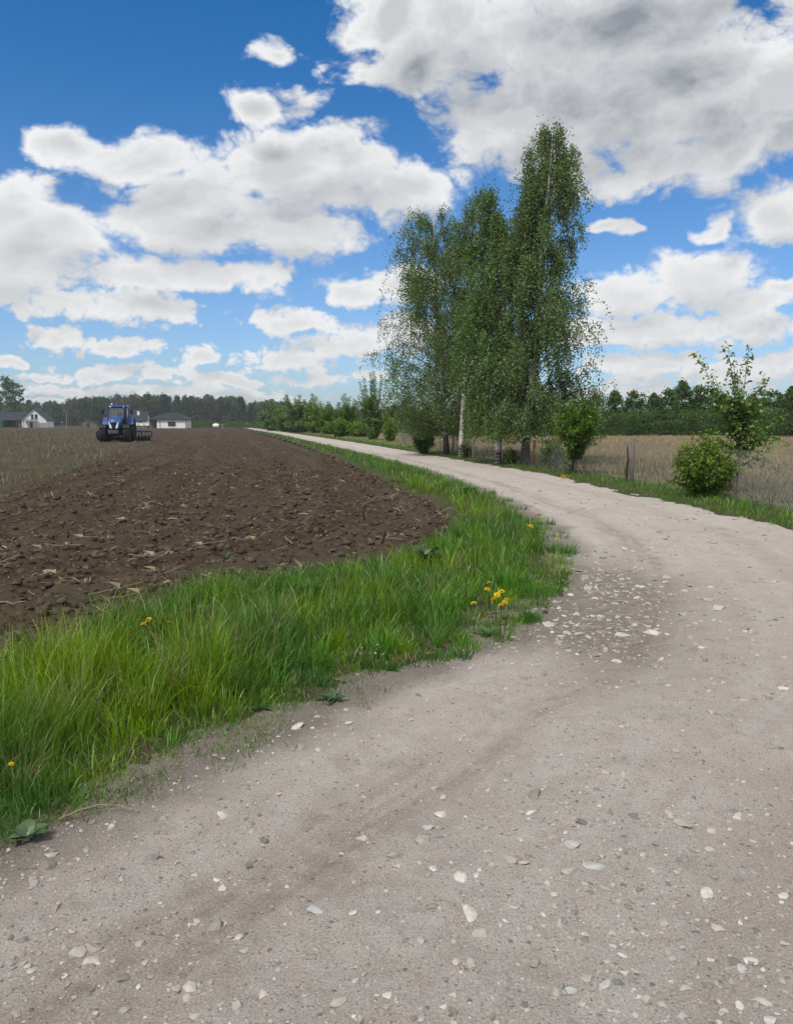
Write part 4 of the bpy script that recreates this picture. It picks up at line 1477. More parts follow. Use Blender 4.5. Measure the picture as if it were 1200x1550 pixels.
# ------------------------------------------------------------------ tractor
def tractor():
    p = at(182, 668)
    t_ = thing('tractor', 'blue farm tractor with a closed cab driving towards the road', 'tractor', (p[0], p[1], -.02), math.radians(191.4))
    BLUE = plain('tractor_blue', (.012, .075, .30), .35, .5, 0, .15, 2.0, .3)
    DBLUE = plain('cab_blue', (.01, .04, .19), .35, .5, 0, .12, 2.0, .4)
    BLACK = plain('black_plastic', (.015, .016, .018), .5, .4)
    RUB = plain('tyre_rubber', (.035, .032, .029), .9, .15, 0, .45, 5.0)
    RIM = plain('wheel_rim', (.48, .47, .44), .5, .4, .2, .25, 6.0)
    STEEL = plain('grey_weight', (.13, .145, .14), .6, .3)
    m, t = new_mat('headlight_glass'); principled(t, (.85, .88, .9), .12, .6)
    LAMP = m
    m, t = new_mat('cab_glass')
    gl = t.n('ShaderNodeBsdfGlossy'); gl.inputs['Roughness'].default_value = .03
    tr = t.n('ShaderNodeBsdfTransparent'); tr.inputs[0].default_value = (.72, .8, .78, 1)
    lw = t.n('ShaderNodeLayerWeight'); lw.inputs[0].default_value = .35
    mx = t.n('ShaderNodeMixShader'); t.put(mx.inputs[0], t.math('MULTIPLY_ADD', lw.outputs[1], .7, .12)); t.put(mx.inputs[1], tr.outputs[0]); t.put(mx.inputs[2], gl.outputs[0])
    t.put(t.out.inputs[0], mx.outputs[0])
    GLASS = m

    def wheel(x, y, r, w, rr):
        s = 1 if x > 0 else -1
        g = G().lathe([(rr * .98, -w * .42), (r * .84, -w * .5), (r * .94, -w * .44), (r * .965, -w * .3), (r * .97, 0), (r * .965, w * .3), (r * .94, w * .44), (r * .84, w * .5), (rr * .98, w * .42)], (x, y, r), 'x', 40)
        for k in range(22):                              # chevron lugs
            for sd in (1, -1):
                a = 2 * PI * (k + (.5 if sd > 0 else 0)) / 22
                pts = []
                for xx, da in ((.02, 0), (.27, .13), (.47, .17)):
                    b_ = a + da
                    rad = r * (1.0 if xx < .4 else .955)
                    pts.append((x + sd * xx * w, y + rad * math.cos(b_), r + rad * math.sin(b_)))
                g.tube(pts, [.026 * r / .7, .03 * r / .7, .024 * r / .7], 4)
        o = g.build('wheel', RUB, t_, True)
        g2 = G().lathe([(rr, -w * .40), (rr, w * .40), (rr * .9, w * .34), (rr * .84, w * .10), (rr * .5, w * .03), (rr * .46, w * .13), (rr * .2, w * .15), (.05, w * .15)][::1], (x, y, r), 'x', 32)
        if s < 0:
            g2.v = [(2 * x - a, b, c) for a, b, c in g2.v]
        for k in range(8):
            a = 2 * PI * k / 8
            g2.lathe([(.022, 0), (.022, w * .05)], (x + s * w * .1, y + rr * .34 * math.cos(a), r + rr * .34 * math.sin(a)), 'x', 6)
        g2.build('rim', RIM, o, True)

    for s in (1, -1):
        wheel(s * .93, 2.75, .70, .54, .40)
        wheel(s * 1.0, 0.0, .98, .60, .52)
        # front mudguards: bent sheets over the tyre
        g = G()
        for k in range(7):
            a0, a1 = math.radians(40 + 15 * k), math.radians(55 + 15 * k)
            R1, R0 = .79, .765
            q = [(s * .66, 2.75 + R * math.cos(a), .70 + R * math.sin(a)) for a, R in ((a0, R0), (a1, R0), (a1, R1), (a0, R1))]
            v = q + [(s * 1.19, b, c) for a_, b, c in q]
            g.add(v, [(0, 1, 2, 3), (4, 7, 6, 5), (0, 4, 5, 1), (1, 5, 6, 2), (2, 6, 7, 3), (3, 7, 4, 0)])
        g.build('mudguard', BLACK, t_)
        # rear fenders
        g = G()
        for k in range(9):
            a0, a1 = math.radians(28 + 15 * k), math.radians(43 + 15 * k)
            R1, R0 = 1.10, 1.06
            q = [(s * .62, R * math.cos(a), .98 + R * math.sin(a)) for a, R in ((a0, R0), (a1, R0), (a1, R1), (a0, R1))]
            v = q + [(s * 1.26, b, c) for a_, b, c in q]
            g.add(v, [(0, 1, 2, 3), (4, 7, 6, 5), (0, 4, 5, 1), (1, 5, 6, 2), (2, 6, 7, 3), (3, 7, 4, 0)])
        g.prism([(1.0, 1.35), (.7, 1.9), (.1, 2.06), (-.5, 1.95), (-.9, 1.5), (-.5, 1.2), (.5, 1.2)], s * .60, s * .66)
        g.build('fender', BLUE, t_)
    # chassis
    g = G().box((0, 1.55, .78), (.62, 3.0, .42), bevel=.05).box((0, .1, .98), (.85, 1.1, .7), bevel=.08)
    g.tube([(-.9, 2.75, .70), (.9, 2.75, .70)], .11, 10).tube([(-.95, 0, .98), (.95, 0, .98)], .16, 10)
    g.box((0, 2.75, .72), (.5, .45, .36), bevel=.05)
    g.build('chassis', BLACK, t_)
    # hood: swept sections, narrow and rounded at the nose
    sec = [(1.15, .49, 2.20, 1.25), (1.9, .485, 2.16, 1.2), (2.6, .47, 2.08, 1.13), (3.1, .44, 1.99, 1.08), (3.38, .38, 1.86, 1.10), (3.46, .32, 1.70, 1.14)]
    v, f = [], []
    for y, hw, zt, zb in sec:
        v += [(-hw, y, zb), (-hw * 1.02, y, zt - .34), (-hw * .93, y, zt - .13), (-hw * .66, y, zt - .02), (0, y, zt + .01), (hw * .66, y, zt - .02), (hw * .93, y, zt - .13), (hw * 1.02, y, zt - .34), (hw, y, zb)]
    for i in range(len(sec) - 1):
        for k in range(8):
            f.append((i * 9 + k, i * 9 + k + 1, i * 9 + 10 + k, i * 9 + 9 + k))
    f.append(tuple(range(9))); f.append(tuple(reversed(range((len(sec) - 1) * 9, len(sec) * 9))))
    hd = G().add(v, f).build('hood', BLUE, t_)
    # grille: dark wedge between the lamps, with bars
    g = G().prism([(-.30, 1.64), (.30, 1.64), (.17, 1.14), (-.17, 1.14)], 3.44, 3.50, 'y')
    for k in range(5):
        g.box((0, 3.51, 1.2 + .09 * k), (.30 + .05 * k, .02, .018))
    g.build('grille', BLACK, t_)
    for s in (1, -1):
        g = G().prism([(s * .40, 1.80), (s * .33, 1.24), (s * .13, 1.14), (s * .19, 1.40), (s * .30, 1.62)], 3.42, 3.515, 'y')
        g.build('headlight', LAMP, t_)
    # front weights and linkage
    g = G()
    for k in range(8):
        g.box((-.35 + .1 * k, 3.78, .88), (.085, .36, .30), bevel=.03)
    g.build('front_weight', STEEL, t_)
    G().box((0, 3.5, .78), (.7, .3, .22), bevel=.03).build('weight_carrier', BLACK, t_)
    # exhaust on the right hand side of the hood
    g = G().tube([(-.62, 1.32, 1.5), (-.62, 1.32, 2.6), (-.62, 1.30, 2.95), (-.62, 1.22, 3.05)], [.085, .085, .05, .05], 10)
    g.build('exhaust', BLACK, t_, True)
    # cab
    g = G()
    A = [(-.78, 1.12, 1.45), (.78, 1.12, 1.45), (.86, -.55, 1.55), (-.86, -.55, 1.55)]
    B = [(-.72, .92, 2.92), (.72, .92, 2.92), (.78, -.62, 2.92), (-.78, -.62, 2.92)]
    M = [(-.88, .2, 1.5), (.88, .2, 1.5)]; MT = [(-.78, .15, 2.92), (.78, .15, 2.92)]
    for a, b in list(zip(A, B)) + list(zip(M, MT)):
        g.tube([a, b], .05, 6)
    for q in (A, B):
        for k in range(4):
            g.tube([q[k], q[(k + 1) % 4]], .045, 6)
    g.build('cab_frame', DBLUE, t_)
    G().box((0, .3, 1.4), (1.55, 1.6, .34), bevel=.05).build('cab_floor', BLACK, t_)
    g = G().box((0, .15, 2.99), (1.62, 1.9, .12), bevel=.05).box((0, .12, 3.09), (1.46, 1.66, .13), bevel=.06)
    rf = g.build('roof', BLUE, t_)
    for s in (1, -1):
        G().lathe([(.07, 0), (.07, .06), (.03, .07)], (s * .55, 1.08, 2.99), 'y', 12).build('work_light', LAMP, rf)
    def pane(q, nm='window'):
        G().add(q, [tuple(range(len(q)))]).build(nm, GLASS, t_)
    pane([A[0], A[1], B[1], B[0]], 'windscreen')
    pane([A[2], A[3], B[3], B[2]], 'rear_window')
    for s in (0, 1):
        pane([A[s], M[s], MT[s], B[s]], 'door')
        pane([M[s], A[2 if s else 3], B[2 if s else 3], MT[s]], 'window')
    g = G().lathe([(.20, 0), (.20, .03), (.17, .03), (.17, 0)], (0, .78, 1.98), 'z', 20).tube([(0, 1.05, 1.5), (0, .78, 1.98)], .03, 6)
    g.build('steering_wheel', BLACK, t_)
    G().box((0, -.1, 1.75), (.52, .5, .14), bevel=.05).box((0, -.34, 2.15), (.5, .13, .75), bevel=.05).build('seat', BLACK, t_)
    for s in (1, -1):
        g = G().tube([(s * .76, 1.0, 2.75), (s * 1.12, 1.1, 2.78), (s * 1.15, 1.1, 2.7)], .02, 5)
        mr = g.build('mirror_arm', BLACK, t_)
        G().box((s * 1.17, 1.08, 2.55), (.22, .09, .40), bevel=.03).build('mirror', BLACK, mr)
    G().lathe([(.07, 0), (.07, .1), (.05, .16), (.01, .18)], (.62, -.3, 3.12), 'z', 12).build('beacon', LAMP, t_, True)
    G().box((.72, 1.15, 1.05), (.3, .55, .05)).box((.72, 1.15, .75), (.3, .5, .05)).tube([(.6, 1.4, 1.3), (.6, 1.4, .6)], .02, 5).build('step', BLACK, t_)
    # driver
    SKIN = plain('skin', (.42, .26, .19), .6); SHIRT = plain('dark_jacket', (.03, .045, .07), .8)
    d = thing('person', 'driver in a dark jacket sitting at the wheel in the tractor cab', 'person', (p[0], p[1], -.02), math.radians(191.4))
    g = G()
    g.tube([(0, -.12, 1.82), (0, -.15, 2.02), (0, -.14, 2.25), (0, -.11, 2.36), (0, -.10, 2.42)], [.17, .165, .19, .12, .055], 12)
    for s in (1, -1):
        g.tube([(s * .17, -.12, 2.30), (s * .26, .05, 2.06), (s * .26, .1, 2.03), (s * .15, .6, 2.02)], [.068, .055, .05, .035], 8)
        g.tube([(s * .09, -.1, 1.86), (s * .15, .32, 1.86), (s * .15, .38, 1.82), (s * .15, .48, 1.58)], [.095, .08, .07, .05], 8)
    g.build('body', SHIRT, d, True)
    g = G().lathe([(.03, -.14), (.062, -.11), (.082, -.02), (.085, .05), (.065, .11), (.02, .135)], (0, -.08, 2.54), 'z', 14).box((0, .01, 2.53), (.028, .04, .05))
    g.build('head', SKIN, d, True)
    g = G().lathe([(.088, .03), (.093, .06), (.075, .12), (.02, .15)], (0, -.085, 2.54), 'z', 14).box((0, .02, 2.578), (.13, .12, .015))
    g.build('cap', SHIRT, d)
    for s in (1, -1):
        g = G().box((s * .15, .65, 2.02), (.075, .09, .035), bevel=.012)
        for k in range(4):
            g.tube([(s * .15 + (k - 1.5) * .018, .69, 2.03), (s * .15 + (k - 1.5) * .018, .735, 2.035), (s * .15 + (k - 1.5) * .018, .75, 2.0), (s * .15 + (k - 1.5) * .018, .73, 1.975)], [.009, .008, .0075, .006], 5)
        g.tube([(s * .11, .64, 2.02), (s * .09, .69, 2.0), (s * .10, .72, 1.985)], [.010, .009, .007], 5)
        g.build('hand', SKIN, d, True)

    # disc harrow
    h = thing('disc_harrow', 'dark blue disc harrow hitched behind the tractor, working the soil', 'harrow', (p[0], p[1], -.02), math.radians(191.4))
    HB = plain('harrow_blue', (.012, .03, .10), .5, .4, 0, .3, 5)
    DISC = plain('dull_steel', (.07, .062, .055), .5, .4, .4, .5, 8)
    g = G()
    for y in (-2.3, -3.3):
        g.box((0, y, .86), (4.5, .14, .14), bevel=.02)
    for x in (-2.1, -.7, .7, 2.1):
        g.box((x, -2.8, .88), (.12, 1.0, .11), bevel=.02)
    g.tube([(-.5, -2.3, .86), (0, -1.1, .75)], .07, 6).tube([(.5, -2.3, .86), (0, -1.1, .75)], .07, 6)
    g.tube([(-.3, -2.3, .9), (0, -1.9, 1.5), (0, -1.2, 1.25)], .05, 6).tube([(.3, -2.3, .9), (0, -1.9, 1.5)], .05, 6)
    g.build('frame', HB, h)
    for row, y in enumerate((-2.45, -3.45)):
        for k in range(16):
            x = -2.15 + .287 * k + (.1 if row else 0)
            sg = 1 if row else -1
            g = G()
            n = 18
            v, f = [], []
            for j, (r, dx) in enumerate(((.02, .07), (.17, .045), (.29, 0), (.29, -.008), (.17, .035), (.02, .06))):
                for i in range(n):
                    a = 2 * PI * i / n
                    rr = r * (1 + (.05 if (i % 3 == 0 and r > .2) else 0))
                    cx, cy = rr * math.cos(a), rr * math.sin(a)
                    ca, sa = math.cos(sg * .32), math.sin(sg * .32)
                    v.append((x + dx * sg * ca - cx * sa, y + cx * ca + dx * sg * sa, .27 + cy))
            for j in range(5):
                for i in range(n):
                    f.append((j * n + i, j * n + (i + 1) % n, j * n + n + (i + 1) % n, j * n + n + i))
            g.add(v, f)
            o = g.build('disc', DISC, h)
            G().tube([(x, y + .12, .82), (x, y + .22, .6), (x, y + .05, .32), (x, y, .27)], .03, 5).build('disc_arm', HB, o)
    g = G().lathe([(.25, -2.15), (.25, 2.15)], (0, -4.15, .25), 'x', 14)
    for k in range(14):
        g.box((-2.0 + .31 * k, -4.15, .25), (.02, .56, .56), rx=.3 * k)
    g.build('packer_roller', DISC, h)
    for s in (1, -1):
        G().tube([(s * 1.4, -3.3, .86), (s * 1.4, -4.15, .3)], .05, 6).build('roller_arm', HB, h)
        G().box((s * 2.36, -2.9, .55), (.03, 1.1, .5), bevel=.01).build('side_plate', HB, h)


tractor()

# ------------------------------------------------------------------ far houses
WHITE = plain('white_render', (.82, .82, .80), .8, .2, 0, .08, 1.5)
CREAM = plain('cream_render', (.52, .50, .45), .8, .2, 0, .1, 1.5)
SLATE = plain('dark_roof', (.026, .030, .040), .6, .3, 0, .35, 1.2)
DARKW = plain('dark_window', (.02, .025, .03), .15, .6)
GREYW = plain('grey_boards', (.12, .125, .13), .8, .2, 0, .3, 4)
FRAME = plain('dark_frame', (.05, .05, .055), .5, .3)


def window(x, y, z, w, h, parent):
    f = G()
    for dx, dz, sw, sh in ((0, h / 2, w + .12, .09), (0, -h / 2, w + .12, .09), (-w / 2, 0, .09, h), (w / 2, 0, .09, h), (0, 0, .05, h)):
        f.box((x + dx, y - .05, z + dz), (sw, .12, sh))
    fo = f.build('window', FRAME, parent)
    G().box((x, y - .02, z), (w, .06, h)).build('pane', DARKW, fo)
    G().box((x, y - .10, z - h / 2 - .07), (w + .25, .2, .06)).build('sill', GREYW, fo)


def gable_house(label, x, D, w, dep, eave, ridge, rz, wall_m, wins, door=None, side=False, chimney=None, name='house'):
    """front gable faces -Y locally, or the long side when side is set"""
    t_ = thing(name, label, 'house', (x, D, -.15), rz)
    if not side:
        g = G().prism([(-w / 2, 0), (w / 2, 0), (w / 2, eave), (0, ridge), (-w / 2, eave)], -dep / 2, dep / 2, 'y')
        g.build('wall', wall_m, t_)
        sl = (ridge - eave) / (w / 2)
        o = .45
        poly = [(-w / 2 - o, eave - o * sl + .03), (0, ridge + .03), (w / 2 + o, eave - o * sl + .03), (w / 2 + o, eave - o * sl + .28), (0, ridge + .30), (-w / 2 - o, eave - o * sl + .28)]
        rf = G().prism(poly, -dep / 2 - .5, dep / 2 + .5, 'y').build('roof', SLATE, t_)
    else:
        g = G().prism([(-dep / 2, 0), (dep / 2, 0), (dep / 2, eave), (0, ridge), (-dep / 2, eave)], -w / 2, w / 2, 'x')
        g.build('wall', wall_m, t_)
        sl = (ridge - eave) / (dep / 2)
        o = .45
        poly = [(-dep / 2 - o, eave - o * sl + .03), (0, ridge + .03), (dep / 2 + o, eave - o * sl + .03), (dep / 2 + o, eave - o * sl + .28), (0, ridge + .30), (-dep / 2 - o, eave - o * sl + .28)]
        rf = G().prism(poly, -w / 2 - .4, w / 2 + .4, 'x').build('roof', SLATE, t_)
    if chimney:
        G().box((chimney[0], chimney[1], chimney[2]), (.8, .7, chimney[3]), bevel=.02).box((chimney[0], chimney[1], chimney[2] + chimney[3] / 2 + .05), (.95, .85, .1)).build('chimney', WHITE if chimney[4] else FRAME, rf)
    yf = -(dep / 2)
    for wx, wz, ww, wh in wins:
        window(wx, yf, wz, ww, wh, t_)
    if door:
        dd = G().box((door[0], yf - .04, 1.1), (1.0, .14, 2.1)).build('door', FRAME, t_)
        G().lathe([(.05, 0), (.05, .06)], (door[0] + .38, yf - .17, 1.1), 'y', 8).build('handle', GREYW, dd)
    return t_


def houses():
    D = 300.0
    k = D / 1200
    gable_house('white gable house with a dark steep roof and two narrow upper windows', (61 - 600) * k, D, 8.6, 13, 2.9, 6.9, .22, WHITE, [(-.55, 4.1, .7, 1.5), (.75, 4.1, .8, 1.5)], (-1.0,), chimney=(1.6, 2.0, 6.6, 1.2, 0))
    g_ = thing('balcony', 'dark balcony with posts on the front of the white gable house', 'balcony', ((61 - 600) * k + .6, D - 7.6, 0), .22)
    G().box((0, 0, 2.75), (4.6, 1.5, .18)).build('deck', FRAME, g_)
    for x in (-2.1, -.7, .7, 2.1):
        G().box((x, -.6, 1.3), (.14, .14, 2.7)).build('post', FRAME, g_)
    gable_house('long low house with a broad dark roof beneath the lone tree', (14 - 600) * k, D + 6, 14, 9, 2.5, 5.6, .10, CREAM, [(-3, 1.4, 1.4, 1.2), (1, 1.4, 1.4, 1.2)], (4.0,), side=True)
    t_ = thing('carport', 'black flat canopy shed standing before the long low house', 'shed', ((21 - 600) * k * .97, D * .97, -.1), .05)
    G().box((0, 0, 2.65), (4.6, 3.2, .22)).build('roof', FRAME, t_)
    G().box((0, 1.3, 1.3), (4.3, .2, 2.5)).box((-2.1, 0, 1.3), (.2, 2.6, 2.5)).box((2.1, 0, 1.3), (.2, 2.6, 2.5)).build('wall', FRAME, t_)
    GREEN = plain('green_sheet', (.05, .13, .06), .6, .3)
    t_ = thing('container', 'green metal container beside the black canopy at the left edge', 'container', ((2 - 600) * k * .96, D * .96, -.1), .05)
    g = G().box((0, 0, 1.3), (3.2, 2.4, 2.5), bevel=.05)
    for j in range(14):
        g.box((-1.45 + .22 * j, -1.22, 1.3), (.1, .06, 2.2))
    g.build('body', GREEN, t_)
    G().box((0, 0, 2.6), (3.3, 2.5, .08)).build('roof', GREYW, t_)
    # panel fence before the gable house
    t_ = thing('panel_fence', 'pale blue grey panel fence before the white gable house', 'fence', ((73 - 600) * k * .95, D * .95, -.1), 0)
    PALE = plain('pale_panel', (.30, .34, .36), .7, .3)
    for j in range(6):
        G().box((-2.0 + .8 * j, 0, .9), (.72, .05, 1.6), bevel=.01).build('panel', PALE, t_)
        G().box((-2.4 + .8 * j, 0, .9), (.08, .1, 1.8)).build('post', GREYW, t_)
    # rubble shed by the tractor
    t_ = thing('shed', 'weathered wooden shed with a lean roof left of the tractor', 'shed', ((139 - 600) * 270 / 1200, 270, -.1), .3)
    OLD = plain('old_boards', (.17, .165, .12), .9, .1, 0, .35, 3)
    G().prism([(-2.3, 0), (2.3, 0), (2.3, 1.7), (-1.2, 2.9), (-2.3, 2.2)], -1.5, 1.5, 'y').build('wall', OLD, t_)
    rf = G().prism([(-1.35, 2.95), (2.7, 1.6), (2.7, 1.75), (-1.35, 3.1)], -1.8, 1.8, 'y').prism([(-2.6, 2.1), (-1.3, 3.0), (-1.3, 3.12), (-2.6, 2.25)], -1.8, 1.8, 'y').build('roof', GREYW, t_)
    G().box((-.5, -1.53, .9), (.9, .08, 1.8)).build('door', FRAME, t_)
    # house half hidden by the tractor
    D2 = 275.0
    gable_house('white house with a dark roof and white chimney half hidden by the tractor', (209 - 600) * D2 / 1200, D2, 8.0, 8.5, 2.5, 5.4, .12, WHITE, [(2.0, 1.5, 1.2, 1.2)], None, side=True, chimney=(1.1, -1.6, 4.9, 1.6, 1))
    # white wall in front of it
    D3 = 262.0
    t_ = thing('garden_wall', 'low white garden wall between the tractor and the hip roofed house', 'wall', ((220 - 600) * D3 / 1200, D3, -.1), .03)
    G().box((0, 0, .85), (7.2, .25, 1.7)).build('wall', WHITE, t_)
    for j in range(5):
        G().box((-3.5 + 1.75 * j, -.02, .95), (.4, .4, 1.95), bevel=.03).build('pillar', CREAM, t_)
    for j in range(7):
        g = G()
        RR_ = np.random.default_rng(600 + j)
        v, f, c = lumps(np.array([[0, 0, .35], [.2, .1, .55], [-.2, 0, .5]]) , np.array([.4, .35, .33]), np.array([.8, .9, .8]), np.tile(np.array([[.05, .055, .03]]), (3, 1)))
        o = np_obj('shrub', v, [f], DRY, cols=c)
        o.location = ((206 + 3.6 * j - 600) * (D3 - 2) / 1200, D3 - 2, -.1)
        tag(o, 'small dark shrub in the row before the low white garden wall', 'shrub', 'shrubs before the white wall')
    # hip roofed house
    D4 = 252.0
    t_ = thing('house', 'white bungalow with a dark hipped roof at the end of the ploughed field', 'house', ((263 - 600) * D4 / 1200, D4, -.15), .06)
    w, dep, ev, rg = 10.2, 8.0, 2.65, 4.9
    G().box((.6, 0, ev / 2), (w - 1.2, dep, ev)).build('wall', WHITE, t_)
    G().box((-w / 2 - .45, .6, ev / 2), (1.9, dep - 1.4, ev)).build('porch', GREYW, t_)
    o = .55
    X, Y = w / 2 + o, dep / 2 + o
    v = [(-X - .9, -Y, ev + .02), (X, -Y, ev + .02), (X, Y, ev + .02), (-X - .9, Y, ev + .02), (-X - .9, -Y, ev + .22), (X, -Y, ev + .22), (X, Y, ev + .22), (-X - .9, Y, ev + .22), (-2.2, 0, rg), (1.8, 0, rg)]
    rf = G().add(v, [(3, 2, 1, 0), (0, 1, 5, 4), (1, 2, 6, 5), (2, 3, 7, 6), (3, 0, 4, 7), (4, 5, 9, 8), (6, 7, 8, 9), (5, 6, 9), (7, 4, 8)]).build('roof', SLATE, t_)
    G().box((1.2, .6, 4.75), (.5, .5, .9)).build('chimney', GREYW, rf)
    window(.7, -dep / 2, 1.5, 2.2, 1.2, t_)
    G().box((-2.9, -dep / 2 - .05, 1.25), (.12, .12, 2.5)).build('downpipe', FRAME, t_)
    G().box((w / 2 - .15, -dep / 2 - .05, 1.25), (.12, .12, 2.5)).build('downpipe', FRAME, t_)
    # white tank and stake at the end of the field
    D5 = 236.0
    t_ = thing('tank', 'small white tank lying at the far edge of the ploughed field', 'tank', ((328.5 - 600) * D5 / 1200, D5, 0), .1)
    G().lathe([(.2, -.95), (.5, -.85), (.62, -.6), (.62, .6), (.5, .85), (.2, .95)], (0, 0, .75), 'x', 18).build('body', WHITE, t_, True)
    G().lathe([(.16, .55), (.16, .8), (.1, .85)], (0, 0, .75), 'z', 10).build('valve_cap', WHITE, t_)
    for s in (1, -1):
        G().box((s * .5, 0, .15), (.18, 1.0, .4)).build('leg', GREYW, t_)
    t_ = thing('stake', 'pale wooden stake standing beside the small white tank', 'stake', ((338 - 600) * D5 / 1200, D5, 0))
    G().box((0, 0, .55), (.28, .28, 1.4), bevel=.03, taper=.85).build('stake_post', plain('pale_wood', (.40, .32, .22), .8), t_)
    G().box((0, -.15, 1.0), (.7, .06, .12)).build('cross_bar', plain('pale_wood_bar', (.36, .29, .20), .8), t_)
    # utility pole
    D6 = 290.0
    t_ = thing('utility_pole', 'pale utility pole standing before the forest right of the gable house', 'pole', ((104 - 600) * D6 / 1200, D6, 0))
    CONC = plain('pale_concrete', (.28, .26, .23), .9)
    G().tube([(0, 0, -.3), (0, 0, 6.4)], [.16, .10], 8).build('pole_shaft', CONC, t_)
    G().box((0, 0, 6.1), (1.4, .1, .1)).build('cross_arm', FRAME, t_)
    for x in (-.6, 0, .6):
        G().lathe([(.05, 0), (.06, .1), (.03, .18)], (x, 0, 6.15), 'z', 8).build('insulator', WHITE, t_)
    # two pale houses glimpsed between the birch trunks
    D7 = 150.0
    gable_house('pale house glimpsed low between the white birch trunks', (722 - 600) * D7 / 1200, D7, 4.6, 5, 1.5, 2.8, .2, WHITE, [(0, 1.0, .8, .8)], None, side=True)
    gable_house('small grey gabled hut beyond the dry field behind the thick birch', (802 - 600) * 130 / 1200, 130, 3.0, 4, 1.2, 2.3, -.2, CREAM, [(0, .9, .6, .6)], None, name='hut')


houses()

# ------------------------------------------------------------------ stones on the road
def stone_mesh(seed, pale):
    R = np.random.default_rng(seed)
    v, f = ICO_V.copy(), ICO_F.copy()
    # one subdivision, then a lumpy worn outline with flattened faces
    mid_, nf = {}, []
    v = list(map(np.array, v))
    def m_(a, b):
        k = (min(a, b), max(a, b))
        if k not in mid_:
            p = v[a] + v[b]; v.append(p / np.linalg.norm(p)); mid_[k] = len(v) - 1
        return mid_[k]
    for a, b, c in f:
        x, y, z = m_(a, b), m_(b, c), m_(c, a)
        nf += [(a, x, z), (x, b, y), (z, y, c), (x, y, z)]
    v = np.array(v)
    for k in range(10):                                  # chip flat faces off
        n = unit(R.normal(0, 1, 3)); d = R.uniform(.55, .85)
        s = v @ n
        v = v - np.where(s > d, s - d, 0)[:, None] * n
    v = v * np.array([1.0, R.uniform(.6, .9), R.uniform(.3, .48)]) * (1 + R.normal(0, .03, (len(v), 1)))
    c = np.array(pale) * (1 + R.normal(0, .06, (len(v), 1)))
    return np_mesh('stone', v, [np.array(nf)], STONE, cols=c)


PALE_, GREY_, BLUEG, PINKG, DARKG = (.56, .54, .505), (.40, .375, .34), (.43, .435, .425), (.46, .40, .365), (.32, .30, .275)
STONES = {k: [stone_mesh(700 + 10 * j + i, c) for i in range(4)] for j, (k, c) in enumerate((('pale', PALE_), ('grey', GREY_), ('blue', BLUEG), ('pink', PINKG), ('dark', DARKG)))}
RS = np.random.default_rng(91)


def put_stone(kind, x, y, s, label, group, sink=.15):
    o = bpy.data.objects.new('stone', STONES[kind][int(RS.integers(4))])
    z = float(road_h(np.array([x]), np.array([y]))[0])
    o.location = (x, y, z + s * .5 * (.5 - sink))
    o.rotation_euler = (RS.normal(0, .12), RS.normal(0, .12), RS.uniform(0, 6.28))
    o.scale = (s, s, s)
    link(o)
    return tag(o, label, 'stone', group)


